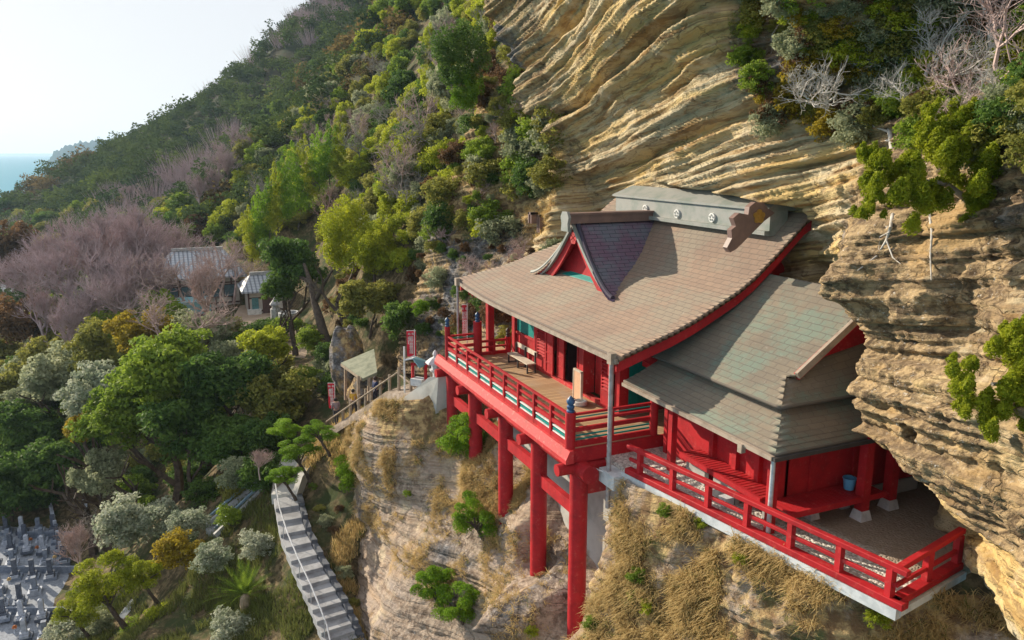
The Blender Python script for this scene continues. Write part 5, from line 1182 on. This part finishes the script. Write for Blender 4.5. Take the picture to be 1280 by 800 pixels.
def stairs(name, L, R_, n, z0, z1, label, m, hw=(.6, .72)):
    st = empty(name, tuple(pZ(*L[0], z0)), label, 'stairs'); L = np.array(L, float); R_ = np.array(R_, float); pk = np.linspace(0, 1, len(L)); rk = np.linspace(0, 1, len(R_)); Ls = []
    zz_ = [z0+(z1-z0)*i/(n-1) for i in range(n)]
    cen = [pZ((np.interp(i/(n-1), pk, L[:, 0])+np.interp(i/(n-1), rk, R_[:, 0]))/2, (np.interp(i/(n-1), pk, L[:, 1])+np.interp(i/(n-1), rk, R_[:, 1]))/2, zz_[i]) for i in range(n)]
    nos = []
    for i in range(n):
        dr = cen[min(i+2, n-1)]-cen[max(i-2, 0)]; dr[2] = 0; dr /= np.linalg.norm(dr); pp_ = np.array([-dr[1], dr[0], 0]); hw_ = hw[0]+(hw[1]-hw[0])*i/(n-1)
        if pp_@CR < 0: pp_ = -pp_
        nos.append((cen[i]-pp_*hw_, cen[i]+pp_*hw_))
    for i in range(1, n):
        z = zz_[i]; a, c = nos[i-1]; e, f = nos[i]; a = np.array([a[0], a[1], z]); c = np.array([c[0], c[1], z]); dz = np.array([0, 0, -.45]); k_ = (e-a)*.03
        bt = MB(); bt.add([a-k_*2, c-k_*2, f, e, a-k_*2+dz, c-k_*2+dz, f+dz, e+dz], [(0, 3, 2, 1), (4, 5, 6, 7), (0, 1, 5, 4), (1, 2, 6, 5), (2, 3, 7, 6), (3, 0, 4, 7)])
        bt.build('step', m, st, bevel=.012); Ls.append((a, c, e, f))
    return st, Ls
stm = simple('shade-toned worn concrete', (.34, .35, .37), .9, (.22, .225, .24), 1.5, bumps=.3, bscale=12)  # darker, bluish concrete carries the shade on the steps in its colour
st, Ls = stairs('stairs', [(340, 618), (341, 653), (359, 692), (374, 728), (398, 782), (410, 812)], [(372, 618), (389, 671), (410, 722), (437, 770), (446, 794), (452, 812)], 15, -18.55, -21.2, 'long flight of grey concrete steps with a white handrail, running down below the rock', stm)
hz_s = lambda t: -18.55-2.6*t+.9
hr = [q[0]+(q[1]-q[0])*.12+np.array([0, 0, .88]) for q in Ls[::2]]+[Ls[-1][0]+np.array([.9, .1, .5])]
hr_old = [pZ(341.6, 600, hz_s(0)), pZ(343.4, 620, hz_s(.05)), pZ(359, 668, hz_s(.35)), pZ(380, 714, hz_s(.6)), pZ(407, 774, hz_s(.88)), pZ(419, 804, hz_s(1))]
MB().tube([tuple(p) for p in hr], .035, 6).build('handrail', M['rail'], st, smooth=True)
for i, k in enumerate((0, 3, 6, 8, 11, 13)):
    p = Ls[k][0]; MB().tube([tuple(p+[0.12, .12, -.1]), tuple(p+np.array([.1, .15, .86]))], .022, 6).build('handrail_post', M['rail'], st)
b = MB()
for (a, c, e, f) in Ls: d = np.array([0.05, .3, 0]); b.add([c+[0, .02, .12], f+[0, .02, .12], f+d+[0, 0, .12], c+d+[0, 0, .12], c-[0, 0, .8], f-[0, 0, .8], f+d-[0, 0, .8], c+d-[0, 0, .8]], [(0, 1, 2, 3), (0, 4, 5, 1), (2, 6, 7, 3), (1, 5, 6, 2), (0, 3, 7, 4)])
b.build('drain_kerb', simple('dark wet kerb', (.10, .11, .13), .6, (.06, .065, .08), 3), st)
st2, L2 = stairs('stairs', [(345, 575), (318, 597), (290, 622), (258, 652)], [(352, 590), (322, 618), (298, 645), (268, 676)], 11, -18.7, -21.8, 'short grey steps with blue-grey side rails going down left under the bushes', stm)
for s in (0, 1):
    top = [tuple(q[s]+np.array([0, 0, .55])) for q in L2]+[tuple(L2[-1][s+2]+np.array([0, 0, .45]))]
    for a, c in zip(top[:-1], top[1:]): pass
    MB().beam(top[0], top[-1], .14, .12).build('side_rail', M['bluerail'], st2)
    MB().beam(tuple(np.array(top[0])-[0, 0, .45]), tuple(np.array(top[-1])-[0, 0, .45]), .2, .3).build('side_curb', M['stonelight'], st2)
b = MB(); b.prism([tuple(pD(*q)) for q in ((148, 770, 45), (168, 742, 46.5), (212, 697, 48), (222, 702, 47.6), (178, 752, 45.8), (162, 778, 44.6))], (0, 0, -.4)); tag(b.build('concrete_channel', M['stonelight']), kind='structure')
fe = empty('path_fence', tuple(pD(428, 524, 44.5)), 'weathered log fence along the footpath edge in front of the shed', 'fence')
posts = [(428.7, 512, 526, 45), (438, 501, 519, 44.5), (448.7, 493, 514, 44), (457, 486, 508, 43.4), (464, 484, 504, 43), (475.6, 476, 497, 42.3), (487, 468, 488, 41.6), (498.7, 459, 487, 41), (513.7, 476, 492, 40), (523, 479, 497, 39.6), (539.5, 464, 491, 38.6)]
for px, y0, y1, d in posts: MB().tube([tuple(pD(px, y1+3, d)), tuple(pD(px, y0, d))], .085, 8).build('post', M['wood'], fe, smooth=True)
for a, c in (((408, 527, 45.6), (498.5, 464.5, 41)), ((498.5, 468, 41), (523, 487, 39.6)), ((523, 487, 39.6), (539, 491, 38.6)), ((539.5, 467, 38.6), (551, 463.5, 38)), ((500, 464, 41), (507, 470, 41.5))):
    MB().tube([tuple(pD(*a)), tuple(pD(*c))], .05, 8).build('rail', M['wood'], fe, smooth=True)
# shed
sh = empty('path_shed', tuple(pD(455, 508, 45)), 'small open shed with a mossy flat roof beside the footpath', 'shed')
b = MB(); b.prism([tuple(pD(*q)) for q in ((426, 453.5, 48), (467.5, 436, 48.5), (471.5, 465, 45.4), (453.7, 473, 45))], (0, 0, -.18)); b.build('roof', simple('mossy roof sheet', (.24, .25, .18), .9, (.15, .165, .115), 2, bumps=.3), sh)
for px, y0, y1, d in ((448, 470, 511, 45.2), (461, 472, 501, 45.2), (432, 458, 500, 48), (466, 462, 494, 46)): MB().beam(tuple(pD(px, y1, d)), tuple(pD(px, y0, d)), .16, .16, (1, 0, 0)).build('post', M['wood'], sh)
MB().beam(tuple(pD(427, 456, 48)), tuple(pD(454, 475, 45.1)), .12, .14).build('beam', M['wood'], sh)
# little roofed altar with red posts
al = empty('incense_shelter', tuple(pD(524, 478, 40)), 'tiny gabled shelter on red posts with a pale and blue-green roof, beside the stone lantern', 'shelter')
c1, c2, c3, c4, t1, t2 = [np.array(pD(*q)) for q in ((505, 449.5, 39.6), (517, 444, 40.4), (539.5, 453.5, 39.6), (524, 459, 38.8), (520.5, 446, 40.2), (510, 447, 39.6))]
r1 = pD(521, 447.5, 40.4)+np.array([0, 0, .08]); r2 = pD(516, 452.5, 39.2)+np.array([0, 0, .2])
MB().add([c1, r2, r1, c2, c1-[0, 0, .06], r2-[0, 0, .06], r1-[0, 0, .06], c2-[0, 0, .06]], [(0, 1, 2, 3), (7, 6, 5, 4), (0, 4, 5, 1), (2, 6, 7, 3)]).build('roof', M['stonelight'], al)
MB().add([r2, c4, c3, r1, r2-[0, 0, .06], c4-[0, 0, .06], c3-[0, 0, .06], r1-[0, 0, .06]], [(0, 1, 2, 3), (7, 6, 5, 4), (0, 4, 5, 1), (1, 5, 6, 2)]).build('roof', simple('blue green sheet roof', (.12, .26, .32), .5, (.16, .3, .34), 3), al)
for px, y0, y1, d in ((516, 453, 476, 39.6), (532, 456, 478, 39.2)): MB().beam(tuple(pD(px, y1, d)), tuple(pD(px, y0, d)), .13, .13, (1, 0, 0)).build('post', M['red'], al)
MB().beam(tuple(pD(514, 455, 39.6)), tuple(pD(540, 455, 39.2)), .1, .14).build('beam', M['red'], al); MB().beam(tuple(pD(517, 476, 39.6)), tuple(pD(531, 478, 39.2)), .5, .35).build('incense_table', M['stonelight'], al)
# stone lantern
p = pD(545, 489, 38.2); ln = empty('stone_lantern', tuple(p), 'tall pale blue-grey stone lantern at the left end of the red balcony', 'stone lantern'); c = tuple(p)
MB().lathe(c, [(.42, 0), (.42, .18), (.3, .2), (.3, .36), (.16, .4), (.14, .9), (.16, .95), (.3, 1.05), (.3, 1.12)], 6).build('pedestal', M['stonelight'], ln)
MB().lathe((c[0], c[1], c[2]+1.12), [(.2, 0), (.21, .3), (.19, .32)], 6).build('light_box', M['stonelight'], ln)
MB().lathe((c[0], c[1], c[2]+1.42), [(.5, 0), (.48, .07), (.25, .25), (.12, .3), (.1, .36), (.14, .44), (.1, .55), (.01, .66)], 6).build('cap', M['stonelight'], ln)
pz_ = pD(506, 492, 40); tag(MB().tube([tuple(pz_), tuple(pD(505.3, 433, 40))], .05, 8).build('flag_pole', M['white'], smooth=True), 'plain white upright pole standing at the bend of the path fence', 'pole')
# banners
def banner(px0, py0, px1, py1, d, label, polepx, polebot):
    A = pD(px0, py0, d); wv = CR*((px1-px0)*d/FPX); wv = np.array([wv[0], wv[1], 0]); h = (py1-py0)*d/FPX*1.03; root = empty('banner', tuple(A-np.array([0, 0, h])), label, 'banner')
    n = 12; V = []
    for i in range(n+1):
        for j in range(5): q = A+wv*(j/4)+np.array([0, 0, -h*i/n])+HD*(-.03*math.sin(i*.9+j*.8)); V.append(q)
    mesh_o = mesh_np('cloth', np.array(V)-np.array(root.location), gridF(5, n+1), simple('red banner cloth', (.62, .02, .05), .8, (.55, .02, .04), 3), root)
    f = bpy.data.curves.new('lettering', 'FONT'); W_ = np.linalg.norm(wv)
    f.body = '\n'.join('観世音菩薩'); f.size = h*.155; f.space_line = .8; f.extrude = .004; f.align_x = 'CENTER'; f.align_y = 'TOP'
    o = bpy.data.objects.new('lettering', f); 
    X_ = Vector(wv).normalized(); Z_ = Vector((0, 0, 1)); Yn = Z_.cross(X_).normalized()
    rot = Matrix((X_, Z_, X_.cross(Z_))).transposed().to_4x4()
    for body, sz, fx, fz in (('\n'.join('観世音菩薩'), h*.165, .5, .2), ('納 奉', h*.1, .5, .07), ('\n'.join('南無大慈大悲'), h*.06, .2, .22)):
        f2 = bpy.data.curves.new('lettering', 'FONT'); f2.body = body; f2.size = sz; f2.space_line = .8; f2.extrude = .003; f2.align_x = 'CENTER'; f2.align_y = 'TOP'
        ot = bpy.data.objects.new('tmp', f2); col.objects.link(ot); bpy.context.view_layer.update(); me = bpy.data.meshes.new_from_object(ot); bpy.data.objects.remove(ot)
        pos = A+wv*fx+np.array([0, 0, -h*fz])-HD*.05; me.transform(Matrix.Translation(Vector(pos)-root.location)@rot); me.materials.clear(); me.materials.append(M['white'])
        q = bpy.data.objects.new('lettering', me); col.objects.link(q); q.parent = root
    b = MB(); b.tube([tuple(pD(polepx, polebot, d)), tuple(pD(polepx, py0-2, d))], .022, 6); b.beam(tuple(A), tuple(A+wv), .03, .03); b.build('pole', M['white'], root)
banner(409.5, 479, 418.5, 511, 47, 'red banner with white characters beside the walkers at the lowest part of the path', 418.5, 524)
banner(508, 413.5, 519.5, 446, 40.8, 'red banner with white characters above the tiny gabled shelter', 518, 470)
banner(577.5, 381, 583.5, 422, 37, 'narrow red banner seen edge-on between the thin downpipe and the big post of the balcony', 584, 430)
# niche carvings
nc = empty('rock_niche', tuple(pD(662, 272, 44)), 'two small dark framed niches cut in the yellow rock left of the hall roof', 'rock niche')
for q in ((661, 265, 679, 279), (672, 268, 682, 291)):
    h = hitF((q[0]+q[2])/2, (q[1]+q[3])/2, 'rock_outcrop') or hitF((q[0]+q[2])/2, (q[1]+q[3])/2, 'cliff')
    if not h: continue
    d = h[1]; a = pD(q[0], q[1], d-.1); c = pD(q[2], q[3], d-.1); b = MB(); y = min(a[1], c[1])-.05
    b.box(a[0], a[0]+.12, y, y+.4, c[2], a[2]); b.box(c[0]-.12, c[0], y, y+.4, c[2], a[2]); b.box(a[0], c[0], y, y+.4, a[2]-.12, a[2]); b.build('stone_frame', M['ridgedark'], nc)
# boulders by the shed
def boulder(px, py, d, s, label, seed, m='rock', el=(1, 1, 1)):
    n, k = 40, 28; th = np.linspace(0, 2*math.pi, n+1)[:-1]; ph = np.linspace(.02, math.pi-.02, k); TT, PP = np.meshgrid(th, ph); D_ = np.stack([np.sin(PP)*np.cos(TT), np.sin(PP)*np.sin(TT), np.cos(PP)], -1)
    r = 1+.35*fbm(D_[..., 0]*1.6+seed, D_[..., 1]*1.6, D_[..., 2]*1.6, 4); V = D_*r[..., None]*np.array(s)*np.array(el); i = np.arange(n*k).reshape(k, n); j = np.roll(i, -1, 1)
    F = np.stack([i[:-1], i[1:], j[1:], j[:-1]], -1).reshape(-1, 4); p = pD(px, py, d); zc = np.tile([.95, .5, .7, 1], (n*k, 1))
    o = mesh_np('boulder', V.reshape(-1, 3), F, M[m], smooth=False, attrs={'zone': ('POINT', 'FLOAT_COLOR', zc)}); o.location = Vector(p); return tag(o, label, 'boulder')
boulder(434, 452, 51, (1.1, 1.1, 2.5), 'tall dark rock pillar left of the mossy-roofed shed', 1)
boulder(460, 495, 47.5, (1.3, 1.2, 1.5), 'rounded grey rock under the shed roof behind the walkers', 4)
# ------------------------------------------------------------------ people
def person(px, py_feet, d, h, face, label, top, hair, legs, pose=0, bag=None):
    p = pD(px, py_feet, d); root = empty('person', tuple(p), label, 'person', None); s = h/1.65
    J = {0: (0, 0, .93), 1: (0, .0, 1.12), 2: (0, .0, 1.33), 3: (0, .01, 1.44), 4: (0, .03, 1.52), 5: (0, .03, 1.60), 6: (.17, 0, 1.36), 7: (.22, .02, 1.12), 8: (.2, .16, .92), 9: (-.17, 0, 1.36), 10: (-.22, .02, 1.12), 11: (-.19, .14, .92), 12: (.09, 0, .86), 13: (.1, .06+.1*pose, .48), 14: (.1, -.02+.2*pose, .08), 15: (-.09, 0, .86), 16: (-.1, .04-.05*pose, .48), 17: (-.1, -.06-.2*pose, .08), 18: (.1, .1+.2*pose, .04), 19: (-.1, .06-.2*pose, .04)}
    E_ = [(0, 1), (1, 2), (2, 3), (3, 4), (4, 5), (2, 6), (6, 7), (7, 8), (2, 9), (9, 10), (10, 11), (0, 12), (12, 13), (13, 14), (0, 15), (15, 16), (16, 17), (14, 18), (17, 19)]
    Rd = {0: .14, 1: .13, 2: .145, 3: .06, 4: .085, 5: .09, 6: .065, 7: .045, 8: .03, 9: .065, 10: .045, 11: .03, 12: .1, 13: .06, 14: .04, 15: .1, 16: .06, 17: .04, 18: .035, 19: .035}
    c, sn = math.cos(face), math.sin(face)
    def tr(q): return ((q[0]*c-q[1]*sn)*s, (q[0]*sn+q[1]*c)*s, q[2]*s)
    def skin(name, idx, edges, infl, m, par):
        mp = {j: k for k, j in enumerate(idx)}; me = bpy.data.meshes.new(name); me.from_pydata([tr(J[j]) for j in idx], [(mp[a], mp[b_]) for a, b_ in edges if a in mp and b_ in mp], []); o = bpy.data.objects.new(name, me); col.objects.link(o); o.parent = par
        md = o.modifiers.new('skin', 'SKIN'); 
        for k, j in enumerate(idx): me.skin_vertices[0].data[k].radius = (Rd[j]*infl*s, Rd[j]*infl*s*(.8 if j in (0, 1, 2) else 1))
        me.skin_vertices[0].data[0].use_root = True; o.modifiers.new('sub', 'SUBSURF').levels = 2; o.modifiers['sub'].render_levels = 2; me.materials.append(m); return o
    skin('body', list(range(20)), E_, 1.0, simple('skin', (.55, .36, .27), .6), root)
    skin('jacket', [0, 1, 2, 6, 7, 8, 9, 10, 11], E_, 1.28, simple(label[:6]+' jacket cloth', top, .8), root); skin('trousers', [0, 12, 13, 14, 15, 16, 17], E_, 1.18, simple('trouser cloth', legs, .8), root)
    hb = MB(); q = tr((0, .0, 1.58)); hb.lathe((q[0], q[1], q[2]-.1*s), [(.085*s, 0), (.105*s, .05*s), (.11*s, .11*s), (.09*s, .17*s), (.03*s, .2*s)], 12); o = hb.build('hair', simple('dark hair', hair, .6), None, smooth=True); o.parent = root
    # face: nose, eyes and mouth, on the side the person looks to
    fb = MB(); q = tr((0, .125, 1.55)); fb.lathe((q[0], q[1], q[2]-.02*s), [(.014*s, 0), (.008*s, .035*s)], 6); o = fb.build('nose', simple('skin tone', (.55, .36, .27), .6), None); o.parent = root
    if bag:
        bb = MB(); q = tr((0, -.2, 1.0)); bb.lathe((q[0], q[1], q[2]), [(.12*s, 0), (.16*s, .08*s), (.15*s, .35*s), (.08*s, .42*s)], 10); o = bb.build('backpack', simple('backpack cloth', bag, .8), None, smooth=True); tag(o, None); o.parent = root
    return root
fz = math.atan2(-HD[0], HD[1])
person(421, 531, 45.6, 1.62, fz+.5, 'walker with dark hair and a mauve-grey top at the lowest banner', (.26, .20, .22), (.02, .015, .015), (.05, .05, .06), 1, None)
person(442.5, 519, 45.2, 1.55, fz-.3, 'walker in a mustard yellow jacket behind the log fence', (.55, .30, .03), (.02, .015, .015), (.04, .04, .05), .6)
person(470, 507, 43.6, 1.65, fz+2.2, 'person in a dark navy coat under the shed roof edge', (.015, .03, .10), (.03, .015, .012), (.03, .03, .05), .3)
# ------------------------------------------------------------------ lodge
tile = newmat('grey roof tiles'); m_, nt_, N_, L_, B_m = tile; g_ = N_.new('ShaderNodeNewGeometry'); sp_ = N_.new('ShaderNodeSeparateXYZ'); L_.new(g_.outputs['Position'], sp_.inputs[0])
f1 = mth(nt_, 'FRACT', mth(nt_, 'MULTIPLY', sp_.outputs[1], 2.2)); f2 = mth(nt_, 'FRACT', mth(nt_, 'MULTIPLY', sp_.outputs[2], 4.5)); g1 = ramp(nt_, f1, .1, .55); cc = mixc(nt_, g1, (.16, .18, .22), (.44, .47, .52)); cc = mixc(nt_, mth(nt_, 'MULTIPLY', mth(nt_, 'LESS_THAN', f2, .2), .5), cc, (.12, .13, .16)); L_.new(cc, B_m.inputs['Base Color']); B_m.inputs['Roughness'].default_value = .45; bump(nt_, g1, B_m, .8, .05); M['tile'] = m_
plas = simple('plaster wall', (.60, .56, .50), .9, (.5, .46, .42), 1); timb = simple('dark timber', (.12, .07, .06), .8)
lo_ = empty('lodge', (-95, 3, -17.2), 'long traditional lodge with a grey tiled roof behind the bare cherry trees', 'house')
def gabled(root, x0, x1, y0, y1, ze, zr, zg=-17.2, ov=.9, hip=1.2):
    xm = (x0+x1)/2; V = [(x1+ov, y0-ov, ze), (x1+ov, y1+ov, ze), (xm, y1-hip, zr), (xm, y0+hip, zr), (x0-ov, y0-ov, ze), (x0-ov, y1+ov, ze)]
    th = [(a, b_, c-.18) for a, b_, c in V]; MB().add(V+th, [(0, 1, 2, 3), (5, 4, 3, 2), (1, 5, 2), (4, 0, 3), (6, 7, 1, 0), (7, 11, 5, 1), (11, 10, 4, 5), (10, 6, 0, 4), (6, 10, 11, 7)]).build('roof', M['tile'], root)
    MB().beam((xm, y0+hip, zr+.12), (xm, y1-hip, zr+.12), .4, .35).build('roof_ridge', M['stone'], root)
    MB().box(x0, x1, y0, y1, zg-1, ze-.05).build('wall', plas, root)
    b = MB()
    for y in np.arange(y0, y1+.1, 1.8): b.box(x1, x1+.06, y-.08, y+.08, zg, ze-.1)
    b.box(x1, x1+.05, y0, y1, ze-.9, ze-.75); b.box(x1, x1+.05, y0, y1, zg+.3, zg+.45); b.build('timber_frame', timb, root)
    return x1
gabled(lo_, -101, -94, -1.0, 7.0, -13.7, -11.1)
for y in (-.6, .9, 2.4, 3.9, 5.4): w1 = MB().box(-93.96, -93.9, y-.1, y+1.2, -16.2, -14.7).build('window', timb, lo_); w2 = MB().box(-93.9, -93.86, y, y+1.1, -16.1, -14.8).build('pane', simple('window glass', (.12, .2, .24), .15), lo_); w2.parent = w1; w2.matrix_parent_inverse = Matrix()
pr = empty('lodge_entrance', (-88, 9.2, -17.2), 'small tiled entrance porch at the right end of the lodge beside the dark tree', 'porch')
gabled(pr, -92, -87.4, 7.4, 11.0, -14.6, -13.2, ov=.7, hip=.5)
MB().box(-87.38, -87.3, 8.8, 9.9, -17.2, -15.0).build('door', timb, pr); MB().box(-87.38, -87.3, 7.7, 8.4, -16.9, -15.4).build('window', simple('teal window', (.1, .25, .27), .3), pr); MB().box(-87.6, -86.9, 7.2, 8.6, -17.2, -16.6).build('white_plinth', M['white'], pr)
tag(MB().box(-92, -88.5, .2, 3.6, -16.9, -15.6).build('blue_canopy', simple('pale blue sheet', (.18, .42, .48), .5, (.3, .5, .55), 1)), 'pale turquoise sheet-roofed lean-to in front of the lodge', 'lean-to')
hs = empty('distant_house', tuple(pD(12, 366, 150)), 'house with a pale roof just showing at the left edge below the mountain', 'house')
p = pD(8, 362, 150); V = [tuple(pD(*q)) for q in ((-14, 352, 146), (8, 355, 146), (34, 368, 147), (28, 374, 144), (-14, 366, 143))]; MB().prism(V, (0, 0, -.3)).build('roof', simple('pale sheet roof', (.62, .64, .64), .5), hs)
MB().box(p[0]-4, p[0]+.5, p[1]-4, p[1]+2, p[2]-4, p[2]-1.4).build('wall', plas, hs)
# yard objects
h = pD(362, 404, 74); bs = empty('stone_basin', tuple(h), 'round grey stone basin in the swept yard', 'stone basin')
MB().lathe(tuple(h), [(.75, -.5), (.8, .05), (.95, .1), (.98, 1.05), (.9, 1.1), (.75, 1.08), (.72, .8), (.02, .78)], 18).build('tub', M['stone'], bs, smooth=True)
h = pD(345, 400, 75); lt = empty('stone_lantern', tuple(h), 'short dark stone lantern left of the round basin in the yard', 'stone lantern')
MB().lathe(tuple(h), [(.5, -.5), (.5, 1.1), (.35, 1.15), (.3, 1.5)], 6).build('pedestal', M['stone'], lt); MB().lathe((h[0], h[1], h[2]+1.5), [(.55, 0), (.5, .1), (.2, .45), (.02, .75)], 6).build('cap', M['stone'], lt)
V = [tuple(pZ(*q, -17.15)) for q in ((325, 378), (300, 382), (290, 400), (330, 440), (400, 450), (440, 440), (430, 380), (400, 372))]; b = MB(); b.prism(V, (0, 0, -.5)); tag(b.build('yard', M['sand']), kind='structure')
limb([(408, 428, 62), (400, 400, 62), (393, 378, 62.5), (388, 352, 63), (380, 330, 64)], .42, 'thick dark leaning trunk between the yard and the rock pillar', 'dark', name='dark_tree', cat='tree', kids=[[(393, 378, 62.5), (405, 355, 62), (420, 330, 61)], [(388, 352, 63), (372, 345, 65), (360, 335, 66)]])
# ------------------------------------------------------------------ cemetery
gm = [simple('polished grey granite', (.22, .26, .33), .4, (.14, .17, .23), 5), simple('pale granite', (.44, .48, .56), .5, (.3, .34, .41), 5), simple('dark granite', (.10, .12, .16), .3, (.06, .07, .1), 5)]
gravel2 = simple('blue grey grave gravel', (.30, .33, .38), .9, (.2, .22, .26), 6)
CZ = -29.9; V = [tuple(pZ(*q, CZ)) for q in ((-60, 640), (20, 655), (62, 618), (110, 615), (95, 700), (90, 850), (-60, 850))]; b = MB(); b.prism(V, (0, 0, -.6)); tag(b.build('cemetery_ground', gravel2), kind='structure')
def grave(x, y, k, z0, rz, label, group):
    g = empty('gravestone', (x, y, z0), label, 'gravestone', group)
    MB().box(x-.42, x+.42, y-.42, y+.42, z0, z0+.22).build('base', gm[(k+1) % 3], g); MB().box(x-.27, x+.27, y-.27, y+.27, z0+.22, z0+.5).build('plinth', gm[k % 3], g)
    b = MB(); hh = .7+.15*(k % 3); b.box(x-.15, x+.15, y-.15, y+.15, z0+.5, z0+.5+hh)
    if k % 2: b.add([(x-.15, y-.15, z0+.5+hh), (x+.15, y-.15, z0+.5+hh), (x+.15, y+.15, z0+.5+hh), (x-.15, y+.15, z0+.5+hh), (x, y, z0+.62+hh)], [(0, 1, 4), (1, 2, 4), (2, 3, 4), (3, 0, 4)])
    b.build('stone', gm[k % 3], g); MB().box(x+.3, x+.42, y-.25, y+.25, z0+.22, z0+.4).build('offering_step', gm[1], g)
    g.rotation_euler[2] = 0
    return g
c0 = pZ(45, 740, CZ); ex = HD*1.0; ey = CR*1.0; rr = random.Random(2); ng = 0
desc = ['grey granite gravestone in the rows at the lower left', 'pale granite gravestone in the rows at the lower left', 'dark granite gravestone in the rows at the lower left']
poly_ok = lambda px, py: -30 < px < 98 and 655 < py < 830 and py > 655+max(0, px-75)*1.6 and px < 100-.15*(py-700)
for i in range(-9, 12):
    for j in range(-7, 8):
        q = c0+ex*i*1.75+ey*(j*1.25)+ex*rr.uniform(-.1, .1); d = q@CF; px = 640+FPX*(q@CR)/d; py = 400-FPX*(q@CU)/d
        if not poly_ok(px, py) or rr.random() < .14: continue
        k = rr.choice((0, 1, 2)); terr_ = .35*((i//2) % 2)
        grave(q[0], q[1], k, CZ+terr_*.5, 0, desc[k], desc[k].split(' gravestone')[0]+' gravestones'); ng += 1
print('graves', ng)
for i in range(-8, 11, 3):
    a = c0+ex*(i*1.75+.8)-ey*6; c = c0+ex*(i*1.75+.8)+ey*4.2; b = MB(); b.beam(tuple(a+[0, 0, .25]), tuple(c+[0, 0, .25]), .16, .55); tag(b.build('plot_wall', gm[0]), 'low grey plot wall between two rows of gravestones', 'low wall', 'low plot walls between the grave rows')
for q, l in ((((60, 622), (76, 690)), 'pale stone picket wall along the right side of the back cemetery plot'), (((60, 620), (104, 612)), 'blue-grey stone wall along the back of the cemetery plot'), (((100, 612), (112, 655)), 'grey stone wall at the right-hand edge of the back plot')):
    a = pZ(*q[0], CZ+.3); c = pZ(*q[1], CZ+.3); w0 = empty('cemetery_wall', tuple(a), l, 'low wall'); MB().beam(tuple(a), tuple(c), .18, .7).build('wall', gm[1], w0); n = int(np.linalg.norm(c-a)/1.0)
    for k in range(n+1): s = a+(c-a)*k/n; MB().box(s[0]-.12, s[0]+.12, s[1]-.12, s[1]+.12, CZ, CZ+1.15).build('pillar', gm[1], w0)
for px, py, l in ((38, 674, 'orange flowers in the upper row of graves'), (46, 684, 'orange flowers just below the upper orange bunch'), (68, 696, 'pale yellow flowers beside the brown plot'), (11, 724, 'white and pink flowers between graves at the left edge'), (18, 784, 'orange wrapped flowers at the bottom edge among graves')):
    p = pZ(px, py, CZ+.8); c = 'yellow' if 'yellow' in l or 'white' in l else None
    fl = empty('flower_vase', (p[0], p[1], CZ+.4), l, 'flowers'); me = leaves('petals', [(0, 0, .4, .13, .13, .12)], 120, .08, simple('petals '+l[:6], (.75, .55, .25) if c else (.6, .2, .04), .7), seed=3, aspect=.8); place(me, (p[0], p[1], CZ+.4), 1, 0, None, 'blossoms', fl); MB().lathe((p[0], p[1], CZ+.4), [(.06, 0), (.08, .3)], 8).build('vase', gm[1], fl)
# ------------------------------------------------------------------ air
hz_ = MB().box(-9000, 60, -7000, 7000, SEA-1.5, 150).build('haze', M['white']); hz_.data.materials.clear()
hm = bpy.data.materials.new('haze'); hm.use_nodes = True; hn = hm.node_tree; hn.nodes.remove(hn.nodes['Principled BSDF']); pv = hn.nodes.new('ShaderNodeVolumePrincipled'); pv.inputs['Color'].default_value = (.55, .76, 1, 1); pv.inputs['Density'].default_value = .00014; pv.inputs['Anisotropy'].default_value = .3
hn.links.new(pv.outputs[0], hn.nodes['Material Output'].inputs['Volume']); hz_.data.materials.append(hm); tag(hz_, 'thin bluish sea haze over the valley', 'haze', None, 'stuff')

rt = random.Random(8)
for i in range(46):
    x, y = rt.uniform(-110, -42), rt.uniform(-42, -15)
    if -72 < x < -44 and y > -23: continue
    p = (x, y, Tz(x, y)+2.0); d = np.array(p)@CF
    if -40 < 640+FPX*(np.array(p)@CR)/d < 1300: continue
    c = rt.choice(['dark', 'green', 'olive', 'grey']); tree(p, rt.uniform(2.4, 3.8), c, {'dark': 'dark', 'green': 'green', 'olive': 'olive', 'grey': 'grey-green'}[c]+' tree in the valley wood beyond the graves', 'tree', 'trees beyond the graves ('+c+')')
